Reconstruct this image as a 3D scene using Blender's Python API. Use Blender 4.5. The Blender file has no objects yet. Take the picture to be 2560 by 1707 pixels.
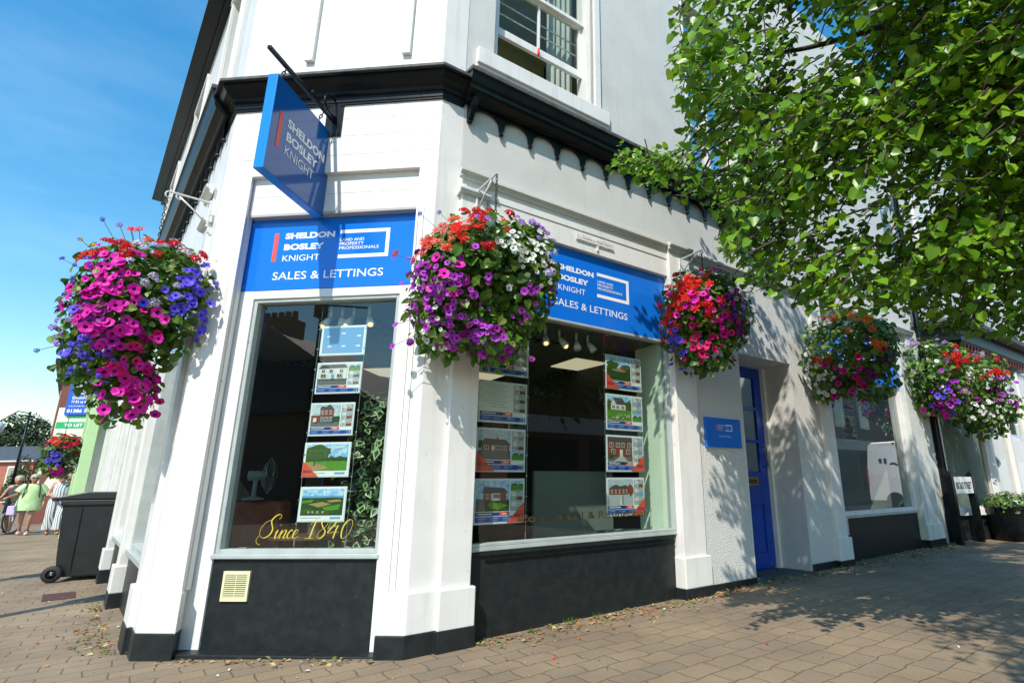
import bpy, bmesh, math, random
import numpy as np
from mathutils import Vector, Matrix, noise
random.seed(7); rng = np.random.default_rng(7)
S = bpy.context.scene
COL = S.collection

# ------------------------------------------------------------------ camera, world, sun, exposure
cam_d = bpy.data.cameras.new('camera'); cam = bpy.data.objects.new('camera', cam_d); COL.objects.link(cam)
R_, U_, F_ = (.999928949, .00307951525, -.0115158258), (.0119204723, -.25832, .965985858), (0, .966054497, .25833836)
cam.matrix_world = Matrix(((R_[0], U_[0], -F_[0], 0), (R_[1], U_[1], -F_[1], 0), (R_[2], U_[2], -F_[2], 1.05), (0, 0, 0, 1)))
cam_d.sensor_width = 36; cam_d.lens = 1346 / 2560 * 36
cam_d.shift_x = (1280 - 1480) / 2560; cam_d.clip_start = .05; cam_d.clip_end = 2000
S.camera = cam
SUN_EL = math.radians(48); SUN_AZ = math.radians(193.9)       # the sun stands behind the camera, a little left
W = bpy.data.worlds.new('World'); S.world = W; W.use_nodes = True
wn = W.node_tree; bg = wn.nodes['Background']
sky = wn.nodes.new('ShaderNodeTexSky'); sky.sky_type = 'NISHITA'; sky.sun_disc = False
sky.sun_elevation = SUN_EL; sky.sun_rotation = SUN_AZ; sky.air_density = 1.5; sky.dust_density = .2; sky.ozone_density = 3.0
hsv = wn.nodes.new('ShaderNodeHueSaturation'); hsv.inputs['Saturation'].default_value = 1.4; hsv.inputs['Hue'].default_value = .492; hsv.inputs['Value'].default_value = 1.15
wn.links.new(sky.outputs[0], hsv.inputs['Color'])
# thin haze high up
wt = wn.nodes.new('ShaderNodeTexCoord'); wm = wn.nodes.new('ShaderNodeMapping'); wm.inputs['Scale'].default_value = (1.2, 1.6, 5.5); wm.inputs['Rotation'].default_value = (.2, .1, .3); wz = wn.nodes.new('ShaderNodeTexNoise'); wz.inputs['Scale'].default_value = 1.6; wz.inputs['Detail'].default_value = 7; wz.inputs['Roughness'].default_value = .6
wr = wn.nodes.new('ShaderNodeValToRGB'); wr.color_ramp.elements[0].position = .45; wr.color_ramp.elements[1].position = .85; wr.color_ramp.elements[1].color = (.28, .28, .28, 1)
wx = wn.nodes.new('ShaderNodeMix'); wx.data_type = 'RGBA'; hz = wn.nodes.new('ShaderNodeHueSaturation'); hz.inputs['Saturation'].default_value = .55; hz.inputs['Value'].default_value = 1.45
wn.links.new(hsv.outputs[0], hz.inputs['Color']); wn.links.new(hz.outputs[0], wx.inputs[7]); wn.links.new(wt.outputs['Generated'], wm.inputs[0]); wn.links.new(wm.outputs[0], wz.inputs['Vector']); wn.links.new(wz.outputs['Fac'], wr.inputs[0]); wn.links.new(wr.outputs[0], wx.inputs[0]); wn.links.new(hsv.outputs[0], wx.inputs[6]); wn.links.new(wx.outputs[2], bg.inputs[0])
bg.inputs[1].default_value = .135
sun_d = bpy.data.lights.new('sun', 'SUN'); sun_d.energy = 3.9; sun_d.angle = math.radians(.53); sun_d.color = (1, .93, .83)
sun = bpy.data.objects.new('sun', sun_d); COL.objects.link(sun)
SDIR = Vector((.242 * math.cos(SUN_EL), .970 * math.cos(SUN_EL), -math.sin(SUN_EL)))   # the way the light travels
sun.rotation_euler = SDIR.to_track_quat('-Z', 'Y').to_euler(); sun.location = (-4, -10, 20)
S.view_settings.view_transform = 'Standard'; S.view_settings.look = 'None'
S.view_settings.exposure = .47; S.view_settings.gamma = 1
S.render.engine = 'CYCLES'
S.cycles.max_bounces = 8; S.cycles.transparent_max_bounces = 16

# ------------------------------------------------------------------ materials
MATS = {}
def mat(name, col, rough=.5, spec=.5, metal=0, n_amt=0, n_scale=8, bump=0, b_scale=60, col2=None, sub=0, emit=None, specks=0, streak=0):
    if name in MATS: return MATS[name]
    m = bpy.data.materials.new(name); m.use_nodes = True; nt = m.node_tree; b = nt.nodes['Principled BSDF']
    b.inputs['Base Color'].default_value = (*col, 1); b.inputs['Roughness'].default_value = rough
    b.inputs['Specular IOR Level'].default_value = spec; b.inputs['Metallic'].default_value = metal
    tc = nt.nodes.new('ShaderNodeTexCoord'); cur = None
    if n_amt or col2:
        no = nt.nodes.new('ShaderNodeTexNoise'); no.inputs['Scale'].default_value = n_scale * (4 if name.startswith('print_') else 1); no.inputs['Detail'].default_value = 6
        nt.links.new(tc.outputs['Object'], no.inputs['Vector'])
        rp = nt.nodes.new('ShaderNodeValToRGB'); c2 = col2 or tuple(max(0, c * (1 - n_amt)) for c in col)
        rp.color_ramp.elements[0].position = .35; rp.color_ramp.elements[1].position = .62
        rp.color_ramp.elements[0].color = (*c2, 1); rp.color_ramp.elements[1].color = (*col, 1)
        nt.links.new(no.outputs['Fac'], rp.inputs[0]); cur = rp.outputs[0]
    def over(cur, fac, c):
        mx = nt.nodes.new('ShaderNodeMix'); mx.data_type = 'RGBA'
        nt.links.new(fac, mx.inputs[0])
        if cur is None: mx.inputs[6].default_value = (*col, 1)
        else: nt.links.new(cur, mx.inputs[6])
        mx.inputs[7].default_value = (*c, 1); return mx.outputs[2]
    if specks:                                   # chips, fly specks, cobweb grime
        n2 = nt.nodes.new('ShaderNodeTexNoise'); n2.inputs['Scale'].default_value = 34; n2.inputs['Detail'].default_value = 3
        nt.links.new(tc.outputs['Object'], n2.inputs['Vector'])
        r2 = nt.nodes.new('ShaderNodeValToRGB'); r2.color_ramp.elements[0].position = .70; r2.color_ramp.elements[1].position = .76
        r2.color_ramp.elements[1].color = (specks, specks, specks, 1)
        nt.links.new(n2.outputs['Fac'], r2.inputs[0]); cur = over(cur, r2.outputs[0], (.16, .13, .10))
    if streak:                                   # rain streaks running down
        mp = nt.nodes.new('ShaderNodeMapping'); mp.inputs['Scale'].default_value = (14, 14, .8)
        nt.links.new(tc.outputs['Object'], mp.inputs['Vector'])
        n3 = nt.nodes.new('ShaderNodeTexNoise'); n3.inputs['Scale'].default_value = 1; n3.inputs['Detail'].default_value = 5
        nt.links.new(mp.outputs[0], n3.inputs['Vector'])
        r3 = nt.nodes.new('ShaderNodeValToRGB'); r3.color_ramp.elements[0].position = .55; r3.color_ramp.elements[1].position = .8
        r3.color_ramp.elements[1].color = (streak, streak, streak, 1)
        nt.links.new(n3.outputs['Fac'], r3.inputs[0]); cur = over(cur, r3.outputs[0], (.33, .30, .25))
    if cur is not None: nt.links.new(cur, b.inputs['Base Color'])
    if bump:
        bn = nt.nodes.new('ShaderNodeTexNoise'); bn.inputs['Scale'].default_value = b_scale; bn.inputs['Detail'].default_value = 4
        nt.links.new(tc.outputs['Object'], bn.inputs['Vector'])
        bp = nt.nodes.new('ShaderNodeBump'); bp.inputs['Strength'].default_value = bump; bp.inputs['Distance'].default_value = .012 if name == 'white_roughcast' else .02
        nt.links.new(bn.outputs['Fac'], bp.inputs['Height']); nt.links.new(bp.outputs[0], b.inputs['Normal'])
    if emit:
        b.inputs['Emission Color'].default_value = (*emit[0], 1); b.inputs['Emission Strength'].default_value = emit[1]
    if sub:                                      # leaves and petals let light through
        tr = nt.nodes.new('ShaderNodeBsdfTranslucent'); ms = nt.nodes.new('ShaderNodeMixShader'); ms.inputs[0].default_value = sub
        if cur is not None: nt.links.new(cur, tr.inputs[0])
        else: tr.inputs[0].default_value = (*col, 1)
        nt.links.new(b.outputs[0], ms.inputs[1]); nt.links.new(tr.outputs[0], ms.inputs[2])
        nt.links.new(ms.outputs[0], nt.nodes['Material Output'].inputs[0])
    MATS[name] = m; return m
def glass_mat(name, tint, refl=1.0, rough=0.0):
    if name in MATS: return MATS[name]
    m = bpy.data.materials.new(name); m.use_nodes = True; nt = m.node_tree; nt.nodes.clear()
    out = nt.nodes.new('ShaderNodeOutputMaterial'); tr = nt.nodes.new('ShaderNodeBsdfTransparent'); tr.inputs[0].default_value = (*tint, 1)
    gl = nt.nodes.new('ShaderNodeBsdfGlossy'); gl.inputs['Roughness'].default_value = rough; gl.inputs[0].default_value = (1, 1, 1, 1)
    ge = nt.nodes.new('ShaderNodeNewGeometry'); dt = nt.nodes.new('ShaderNodeVectorMath'); dt.operation = 'DOT_PRODUCT'    # Schlick's reflectance, the same from both sides
    nt.links.new(ge.outputs['Incoming'], dt.inputs[0]); nt.links.new(ge.outputs['Normal'], dt.inputs[1])
    def ma(op, a, b=None):
        n = nt.nodes.new('ShaderNodeMath'); n.operation = op
        for i, x in enumerate((a, b)):
            if x is None: continue
            if isinstance(x, (int, float)): n.inputs[i].default_value = x
            else: nt.links.new(x, n.inputs[i])
        return n.outputs[0]
    p5 = ma('POWER', ma('SUBTRACT', 1.0, ma('ABSOLUTE', dt.outputs['Value'])), 5.0); fr_out = ma('ADD', ma('MULTIPLY', p5, .957), .043)
    mu = nt.nodes.new('ShaderNodeMath'); mu.operation = 'MULTIPLY'; mu.inputs[1].default_value = refl; mu.use_clamp = True
    mx = nt.nodes.new('ShaderNodeMixShader')
    nt.links.new(fr_out, mu.inputs[0]); nt.links.new(mu.outputs[0], mx.inputs[0])
    nt.links.new(tr.outputs[0], mx.inputs[1]); nt.links.new(gl.outputs[0], mx.inputs[2]); nt.links.new(mx.outputs[0], out.inputs[0])
    MATS[name] = m; return m
def brick_mat(name, c1, c2, mortar, scale=4.4, rot=(0, 0, 0)):
    m = bpy.data.materials.new(name); m.use_nodes = True; nt = m.node_tree; b = nt.nodes['Principled BSDF']; b.inputs['Roughness'].default_value = .85
    tc = nt.nodes.new('ShaderNodeTexCoord'); mp = nt.nodes.new('ShaderNodeMapping'); mp.inputs['Rotation'].default_value = rot
    br = nt.nodes.new('ShaderNodeTexBrick'); br.inputs['Scale'].default_value = scale
    br.inputs['Color1'].default_value = (*c1, 1); br.inputs['Color2'].default_value = (*c2, 1); br.inputs['Mortar'].default_value = (*mortar, 1)
    br.inputs['Mortar Size'].default_value = .015
    nt.links.new(tc.outputs['Object'], mp.inputs[0]); nt.links.new(mp.outputs[0], br.inputs[0]); nt.links.new(br.outputs[0], b.inputs[0])
    return m
WHITE = mat('white_painted_timber', (.76, .745, .715), .42, .4, n_amt=.06, n_scale=5, bump=.06, b_scale=35, specks=.5, streak=.34)
WHITE_R = mat('white_painted_render', (.60, .60, .57), .6, .3, n_amt=.08, n_scale=3, bump=.10, b_scale=26, streak=.18)
ROUGH = mat('white_roughcast', (.69, .685, .655), .75, .2, n_amt=.10, n_scale=90, bump=.9, b_scale=85, streak=.15)
DIRTY = mat('weathered_white_paint', (.66, .68, .64), .6, .3, n_amt=.12, n_scale=7, bump=.1, specks=.8, streak=.8)
BLACK = mat('black_gloss_paint', (.007, .009, .010), .32, .22, n_amt=.35, n_scale=9, bump=.07, b_scale=25)
BLACK_M = mat('black_masonry_paint', (.011, .015, .016), .45, .28, col2=(.018, .022, .023), n_scale=13, bump=.10, b_scale=22, specks=.25)
LEAD = mat('weathered_lead', (.10, .10, .10), .6, .3, n_amt=.4, n_scale=20)
BLUE = mat('blue_sign_enamel', (.007, .165, .70), .16, .5)
BLUE_D = mat('blue_sign_side', (.010, .22, .66), .25, .5)
BLUE_DOOR = mat('blue_gloss_door_paint', (.005, .055, .40), .25, .5, n_amt=.15, n_scale=5, bump=.03)
SIGNWHITE = mat('white_vinyl_letter', (.85, .86, .87), .4)
CORAL = mat('coral_red_vinyl', (.85, .085, .055), .4)
GOLD = mat('gold_leaf_letter', (.60, .47, .05), .5, .4)
GOLD_D = mat('worn_gold_letter', (.075, .055, .012), .5, .3)
STEEL = mat('brushed_steel', (.45, .46, .46), .35, metal=.8)
BRASS = mat('brass', (.42, .27, .08), .35, metal=.8)
GREYFRAME = mat('grey_green_frame_paint', (.42, .47, .45), .4, n_amt=.15, n_scale=6, specks=.5)
CREAM = mat('cream_plastic', (.70, .68, .42), .5)
DARKGAP = mat('dark_recess', (.015, .015, .013), .9)
BRACKETW = mat('white_bracket_paint', (.72, .73, .71), .4, n_amt=.2, n_scale=30)
CHAIN = mat('dull_chain_metal', (.07, .06, .05), .5, metal=.5)
WOODP = mat('dark_plank_joint', (.40, .40, .39), .7)
GLASS = glass_mat('shop_glass', (.84, .91, .87), 1.9)
GLASS_UP = glass_mat('sash_glass', (.86, .92, .88), .8)
GLASS_DOOR = glass_mat('door_glass', (.55, .6, .58), .35)
GLASS_REF = glass_mat('old_reflective_glass', (.55, .62, .58), 2.6)
GLASS_L = glass_mat('side_shop_glass', (.55, .62, .60), 2.2)
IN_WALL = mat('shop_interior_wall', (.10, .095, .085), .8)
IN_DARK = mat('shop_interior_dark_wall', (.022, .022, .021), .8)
IN_CEIL = mat('shop_ceiling_tile', (.20, .20, .17), .8, n_amt=.1, n_scale=3)
IN_FLOOR = mat('shop_carpet', (.05, .05, .055), .95)
IN_GREEN = mat('pale_window_lining', (.74, .86, .70), .6, n_amt=.05)
IN_OLIVE = mat('olive_room_wall', (.55, .57, .38), .8, n_amt=.1)
PANEL_LIGHT = mat('ceiling_light_diffuser', (.8, .75, .55), .5, emit=((1, .86, .58), .42))
SPOT_LIT = mat('lit_spot_bulb', (.9, .6, .35), .4, emit=((1, .55, .25), 1.5))
DESK = mat('grey_counter_front', (.17, .21, .19), .6)
LEATHER = mat('brown_leather', (.46, .12, .06), .4, n_amt=.4, n_scale=9, bump=.15, b_scale=50)
PAPER = mat('poster_paper', (.80, .82, .82), .5)
ACRYL = mat('acrylic_sheet', (.70, .74, .74), .2)
P_BLUE = mat('print_blue', (.015, .06, .36), .4)
P_NAVY = mat('print_navy', (.01, .035, .19), .4)
P_LBLUE = mat('print_mid_blue', (.16, .35, .62), .4)
P_RED = mat('print_orange_red', (.78, .09, .035), .4)
P_SKY = mat('print_sky', (.16, .46, .78), .4, col2=(.60, .74, .86), n_scale=9)
P_SKYD = mat('print_grey_sky', (.38, .47, .54), .4, col2=(.62, .68, .70), n_scale=12)
P_GRASS = mat('print_grass', (.12, .34, .03), .4, n_amt=.5, n_scale=30)
P_DGRASS = mat('print_dark_grass', (.035, .10, .02), .4, n_amt=.6, n_scale=40)
P_TREE = mat('print_tree', (.02, .055, .012), .4, col2=(.10, .17, .03), n_scale=60)
P_BRICK = mat('print_brick', (.30, .07, .03), .4, n_amt=.3, n_scale=60)
P_WALLW = mat('print_white_wall', (.74, .72, .68), .4, n_amt=.1, n_scale=30)
P_ROOF = mat('print_roof', (.10, .09, .09), .4, n_amt=.3, n_scale=40)
P_ROAD = mat('print_road', (.16, .16, .16), .4, n_amt=.2, n_scale=20)
P_FIELD = mat('print_field', (.42, .30, .12), .4, n_amt=.3, n_scale=30)
P_ROOM = mat('print_room', (.55, .60, .60), .4, col2=(.16, .20, .22), n_scale=22)
P_TEXT = mat('print_grey_text', (.45, .48, .50), .4)
P_WIN = mat('print_window', (.05, .07, .09), .4)

# ------------------------------------------------------------------ mesh helpers
class MB:
    """collects faces, in world coordinates, and links them as ONE mesh object"""
    def __init__(s): s.v = []; s.f = []; s.m = []; s.mats = []
    def mi(s, m):
        if m not in s.mats: s.mats.append(m)
        return s.mats.index(m)
    def add(s, vs, fs, m):
        o = len(s.v); k = s.mi(m); s.v += [tuple(v) for v in vs]
        for f in fs: s.f.append([o + i for i in f]); s.m.append(k)
        return s
    def box8(s, p, m): return s.add(p, [(0, 3, 2, 1), (4, 5, 6, 7), (0, 1, 5, 4), (1, 2, 6, 5), (2, 3, 7, 6), (3, 0, 4, 7)], m)
    def box(s, fr, u0, u1, z0, z1, o0, o1, m):
        P = fr.P; return s.box8([P(u0, z0, o0), P(u1, z0, o0), P(u1, z0, o1), P(u0, z0, o1), P(u0, z1, o0), P(u1, z1, o0), P(u1, z1, o1), P(u0, z1, o1)], m)
    def quad(s, a, b, c, d, m): return s.add([a, b, c, d], [(0, 1, 2, 3)], m)
    def prism(s, plan, z0, z1, m):
        n = len(plan); vs = [(p[0], p[1], z0) for p in plan] + [(p[0], p[1], z1) for p in plan]
        return s.add(vs, [tuple(range(n - 1, -1, -1)), tuple(range(n, 2 * n))] + [(i, (i + 1) % n, n + (i + 1) % n, n + i) for i in range(n)], m)
    def extrude(s, fr, prof, u0, u1, m):
        """profile of (o, z) swept along u"""
        n = len(prof); vs = [fr.P(u0, z, o) for o, z in prof] + [fr.P(u1, z, o) for o, z in prof]
        return s.add(vs, [tuple(range(n)), tuple(range(2 * n - 1, n - 1, -1))] + [(i, n + i, n + (i + 1) % n, (i + 1) % n) for i in range(n)], m)
    def tube(s, pts, r, m, seg=8, cap=True):
        pts = [Vector(p) for p in pts]; rs = r if isinstance(r, (list, tuple)) else [r] * len(pts); vs = []; fs = []; n = len(pts)
        up = None
        for i, p in enumerate(pts):
            d = (pts[min(i + 1, n - 1)] - pts[max(i - 1, 0)])
            d = d.normalized() if d.length > 1e-9 else Vector((0, 0, 1))
            if up is None: up = d.orthogonal().normalized()
            else:
                up = up - d * up.dot(d); up = up.normalized() if up.length > 1e-6 else d.orthogonal().normalized()
            w = d.cross(up)
            for k in range(seg):
                a = 2 * math.pi * k / seg; vs.append(p + (up * math.cos(a) + w * math.sin(a)) * rs[i])
        for i in range(n - 1):
            for k in range(seg):
                a, b2 = i * seg + k, i * seg + (k + 1) % seg; fs.append((a, b2, b2 + seg, a + seg))
        if cap: fs.append(tuple(range(seg - 1, -1, -1))); fs.append(tuple(range((n - 1) * seg, n * seg)))
        return s.add(vs, fs, m)
    def ball(s, c, r, m, seg=10, rings=6, sc=(1, 1, 1)):
        c = Vector(c); vs = []; fs = []
        for i in range(rings + 1):
            t = math.pi * i / rings
            for k in range(seg):
                a = 2 * math.pi * k / seg
                vs.append(c + Vector((math.sin(t) * math.cos(a) * r * sc[0], math.sin(t) * math.sin(a) * r * sc[1], math.cos(t) * r * sc[2])))
        for i in range(rings):
            for k in range(seg):
                a, b2 = i * seg + k, i * seg + (k + 1) % seg; fs.append((a, a + seg, b2 + seg, b2))
        return s.add(vs, fs, m)
    def lathe(s, c, prof, m, seg=24, ax=None):
        """profile of (radius, height) round a vertical axis (or ax=(right, fwd, up))"""
        c = Vector(c); X, Y, Z = ax or (Vector((1, 0, 0)), Vector((0, 1, 0)), Vector((0, 0, 1))); vs = []; fs = []
        for r, h in prof:
            for k in range(seg):
                a = 2 * math.pi * k / seg; vs.append(c + X * (r * math.cos(a)) + Y * (r * math.sin(a)) + Z * h)
        for i in range(len(prof) - 1):
            for k in range(seg):
                a, b2 = i * seg + k, i * seg + (k + 1) % seg; fs.append((a, b2, b2 + seg, a + seg))
        return s.add(vs, fs, m)
    def build(s, name, parent=None, smooth=False, bevel=0, at=None):
        root = Vector((0, 0, 0)); q = parent
        if parent is not None:
            root = Vector(parent['_base']) if '_base' in parent else Vector((0, 0, 0))
        elif at is not None: root = Vector(at)
        me = bpy.data.meshes.new(name); me.from_pydata([tuple(Vector(v) - root) for v in s.v], [], s.f)
        for m in s.mats: me.materials.append(m)
        me.polygons.foreach_set('material_index', s.m)
        if smooth: me.polygons.foreach_set('use_smooth', [True] * len(s.f))
        me.update()
        if bevel or smooth:
            bm = bmesh.new(); bm.from_mesh(me); bmesh.ops.recalc_face_normals(bm, faces=bm.faces); bm.to_mesh(me); bm.free()
        o = bpy.data.objects.new(name, me); COL.objects.link(o)
        if parent is not None: o.parent = parent
        else: o.location = root
        o['_base'] = list(root)
        if bevel:
            bv = o.modifiers.new('soft_edges', 'BEVEL'); bv.width = bevel; bv.segments = 2; bv.limit_method = 'ANGLE'; bv.angle_limit = .6
        return o
def meta(o, label=None, cat=None, group=None, kind=None):
    if label: o['label'] = label
    if cat: o['category'] = cat
    if group: o['group'] = group
    if kind: o['kind'] = kind
    return o
def thing(name, label, cat, loc, group=None):
    o = bpy.data.objects.new(name, None); COL.objects.link(o); o.location = loc; o['_base'] = list(loc); o.empty_display_size = .1
    return meta(o, label, cat, group)
class Frame:
    """a facade: u along it, o outwards from it, z up"""
    def __init__(s, x, y, ang, out):
        a = math.radians(ang); s.p = Vector((x, y, 0)); s.d = Vector((math.cos(a), math.sin(a), 0)); s.n = Vector((-s.d.y, s.d.x, 0)) * out
    def P(s, u, z, o=0): return s.p + s.d * u + s.n * o + Vector((0, 0, z))
    def sub(s, u, o, ang):   # a frame turned at a point of this one
        q = s.P(u, 0, o); f = Frame(q.x, q.y, 0, 1); a = math.atan2(s.d.y, s.d.x) + math.radians(ang)
        f.d = Vector((math.cos(a), math.sin(a), 0)); n = Vector((-f.d.y, f.d.x, 0)); f.n = n if n.dot(s.n) >= 0 else -n; return f
CF = Frame(-2.2405, 4.0457, -4.6, -1)     # the narrow corner face
RF = Frame(-.7931, 4.2576, 37.5, -1)      # the long face to the right
LF = Frame(-3.265, 4.125, 133.3, 1)       # the side street face
def meet(A, oa, B, ob):
    p, q = A.P(0, 0, oa), B.P(0, 0, ob); d, e = A.d, B.d; den = d.x * e.y - d.y * e.x; w = q - p
    t = (w.x * e.y - w.y * e.x) / den; return p + d * t
def gz(x, y=0): return max(-.08, min(.10, .015 * (x + 1)))       # the pavement rises a little to the right
def rect_wall(mb, fr, u0, u1, z0, z1, o0, o1, m, holes):
    """a slab with rectangular holes (u0,u1,z0,z1), built as butted boxes"""
    us = sorted({u0, u1, *[h[0] for h in holes], *[h[1] for h in holes]}); us = [u for u in us if u0 <= u <= u1]
    for a, b in zip(us, us[1:]):
        hs = sorted([h for h in holes if h[0] <= a + 1e-6 and h[1] >= b - 1e-6], key=lambda h: h[2]); z = z0
        for h in hs:
            if h[2] > z + 1e-6: mb.box(fr, a, b, z, h[2], o0, o1, m)
            z = h[3]
        if z < z1 - 1e-6: mb.box(fr, a, b, z, z1, o0, o1, m)
def text_mesh(body, bold=0.0, extr=.002):
    cu = bpy.data.curves.new('lettering', 'FONT'); cu.body = body; cu.size = 1; cu.offset = bold; cu.extrude = 0; cu.resolution_u = 3
    o = bpy.data.objects.new('lettering', cu); COL.objects.link(o); bpy.context.view_layer.update()
    dg = bpy.context.evaluated_depsgraph_get(); me = bpy.data.meshes.new_from_object(o.evaluated_get(dg))
    v = [tuple(x.co) for x in me.vertices]; f = [list(p.vertices) for p in me.polygons]
    bpy.data.objects.remove(o); bpy.data.curves.remove(cu); bpy.data.meshes.remove(me); return v, f
def letters(mb, fr, body, u0, u1, z0, z1, o, m, bold=0.0, depth=.0015, flip=False):
    """text fitted in the rectangle u0..u1, z0..z1 (z0 = baseline)"""
    v, f = text_mesh(body, bold); xs = [a[0] for a in v]; ys = [a[1] for a in v]; x0, x1 = min(xs), max(xs); y0, y1 = min(ys), max(ys)
    def q(a, oo):
        t = (a[0] - x0) / (x1 - x0); t = 1 - t if flip else t
        return fr.P(u0 + (u1 - u0) * t, z0 + (z1 - z0) * (a[1] - y0) / (y1 - y0), oo)
    mb.add([q(a, o + depth) for a in v], f, m)
def rect(mb, fr, u0, u1, z0, z1, o, m): mb.box(fr, u0, u1, z0, z1, o, o + .0015, m)
def ribbon(mb, fr, pts, w, o, m):
    """a flat pen stroke through points (u, z), thick on the down strokes"""
    P = [Vector(p) for p in pts]; out = []
    for i in range(len(P) - 1):
        p0, p1, p2, p3 = P[max(i - 1, 0)], P[i], P[i + 1], P[min(i + 2, len(P) - 1)]
        for k in range(6):
            t = k / 6; out.append(.5 * ((2 * p1) + (p2 - p0) * t + (2 * p0 - 5 * p1 + 4 * p2 - p3) * t * t + (3 * p1 - p0 - 3 * p2 + p3) * t ** 3))
    out.append(P[-1]); vs = []
    for i, p in enumerate(out):
        d = (out[min(i + 1, len(out) - 1)] - out[max(i - 1, 0)]); d = d.normalized() if d.length else Vector((1, 0))
        ww = w * (.35 + .9 * max(0, -d.y * .9 - d.x * .2)); nrm = Vector((-d.y, d.x)) * ww
        for q in (p + nrm, p - nrm): vs.append(fr.P(q.x, q.y, o))
    mb.add(vs, [(2 * i, 2 * i + 2, 2 * i + 3, 2 * i + 1) for i in range(len(out) - 1)], m)

def pane(mb, fr, u0, u1, z0, z1, o, m):
    q = [fr.P(u0, z0, o), fr.P(u1, z0, o), fr.P(u1, z1, o), fr.P(u0, z1, o)]
    if (q[1] - q[0]).cross(q[2] - q[1]).dot(fr.n) < 0: q.reverse()
    mb.quad(*q, m)
# ------------------------------------------------------------------ ground
def paving_mat():
    m = bpy.data.materials.new('block_paving'); m.use_nodes = True; nt = m.node_tree; b = nt.nodes['Principled BSDF']; L = nt.links.new
    b.inputs['Roughness'].default_value = .8; b.inputs['Specular IOR Level'].default_value = .35
    tc = nt.nodes.new('ShaderNodeTexCoord')
    nz = nt.nodes.new('ShaderNodeTexNoise'); nz.inputs['Scale'].default_value = 6; nz.inputs['Detail'].default_value = 3
    L(tc.outputs['Object'], nz.inputs['Vector'])
    sb = nt.nodes.new('ShaderNodeVectorMath'); sb.operation = 'SUBTRACT'; sb.inputs[1].default_value = (.5, .5, .5); L(nz.outputs['Color'], sb.inputs[0])
    sc = nt.nodes.new('ShaderNodeVectorMath'); sc.operation = 'SCALE'; sc.inputs[3].default_value = .08; L(sb.outputs[0], sc.inputs[0])
    ad = nt.nodes.new('ShaderNodeVectorMath'); L(tc.outputs['Object'], ad.inputs[0]); L(sc.outputs[0], ad.inputs[1])
    mp = nt.nodes.new('ShaderNodeMapping'); mp.inputs['Rotation'].default_value = (0, 0, math.radians(-37.5)); L(ad.outputs[0], mp.inputs[0])
    br = nt.nodes.new('ShaderNodeTexBrick'); br.inputs['Scale'].default_value = 1; br.inputs['Brick Width'].default_value = .235; br.inputs['Row Height'].default_value = .165
    br.inputs['Mortar Size'].default_value = .008; br.inputs['Mortar Smooth'].default_value = 1.0; br.inputs['Bias'].default_value = -.1
    br.inputs['Color1'].default_value = (.28, .215, .145, 1); br.inputs['Color2'].default_value = (.23, .185, .135, 1); br.inputs['Mortar'].default_value = (.15, .112, .068, 1)
    L(mp.outputs[0], br.inputs[0])
    n2 = nt.nodes.new('ShaderNodeTexNoise'); n2.inputs['Scale'].default_value = 1.3; n2.inputs['Detail'].default_value = 8; L(tc.outputs['Object'], n2.inputs['Vector'])
    r2 = nt.nodes.new('ShaderNodeValToRGB'); r2.color_ramp.elements[0].color = (.74, .72, .70, 1); r2.color_ramp.elements[1].color = (1.18, 1.14, 1.06, 1)
    r2.color_ramp.elements[0].position = .3; r2.color_ramp.elements[1].position = .7; L(n2.outputs['Fac'], r2.inputs[0])
    n3 = nt.nodes.new('ShaderNodeTexNoise'); n3.inputs['Scale'].default_value = 90; n3.inputs['Detail'].default_value = 4; L(tc.outputs['Object'], n3.inputs['Vector'])
    r3 = nt.nodes.new('ShaderNodeValToRGB'); r3.color_ramp.elements[0].color = (.72, .72, .72, 1); r3.color_ramp.elements[1].color = (1.2, 1.2, 1.2, 1); L(n3.outputs['Fac'], r3.inputs[0])
    def mul(a, c):
        x = nt.nodes.new('ShaderNodeMix'); x.data_type = 'RGBA'; x.blend_type = 'MULTIPLY'; x.inputs[0].default_value = 1; L(a, x.inputs[6]); L(c, x.inputs[7]); return x.outputs[2]
    c = mul(mul(br.outputs['Color'], r2.outputs[0]), r3.outputs[0])
    n4 = nt.nodes.new('ShaderNodeTexNoise'); n4.inputs['Scale'].default_value = 26; n4.inputs['Detail'].default_value = 2; L(tc.outputs['Object'], n4.inputs['Vector'])
    r4 = nt.nodes.new('ShaderNodeValToRGB'); r4.color_ramp.elements[0].position = .72; r4.color_ramp.elements[1].position = .76; L(n4.outputs['Fac'], r4.inputs[0])
    x = nt.nodes.new('ShaderNodeMix'); x.data_type = 'RGBA'; x.inputs[7].default_value = (.34, .30, .24, 1); L(r4.outputs[0], x.inputs[0]); L(c, x.inputs[6])
    L(x.outputs[2], b.inputs['Base Color'])
    bp = nt.nodes.new('ShaderNodeBump'); bp.inputs['Strength'].default_value = .7; bp.inputs['Distance'].default_value = .006; bp.invert = True
    L(br.outputs['Fac'], bp.inputs['Height'])
    bp2 = nt.nodes.new('ShaderNodeBump'); bp2.inputs['Strength'].default_value = .35; bp2.inputs['Distance'].default_value = .006; L(n3.outputs['Fac'], bp2.inputs['Height']); L(bp.outputs[0], bp2.inputs['Normal'])
    L(bp2.outputs[0], b.inputs['Normal']); return m
PAVE = paving_mat()
g = MB(); xs = [-400, -120, -50, -25, -14, -10, -8, -6.33, -5, -4, -3, -2, -1, 0, 1, 2, 3, 4, 5, 5.67, 8, 12, 20, 50, 120, 400]; ys = [-400, -60, -20, -8, 0, 4, 8, 12, 16, 25, 60, 400]
vs = [(x, y, gz(x)) for y in ys for x in xs]; nx = len(xs)
g.add(vs, [(j * nx + i, j * nx + i + 1, (j + 1) * nx + i + 1, (j + 1) * nx + i) for j in range(len(ys) - 1) for i in range(nx - 1)], PAVE)
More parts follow.
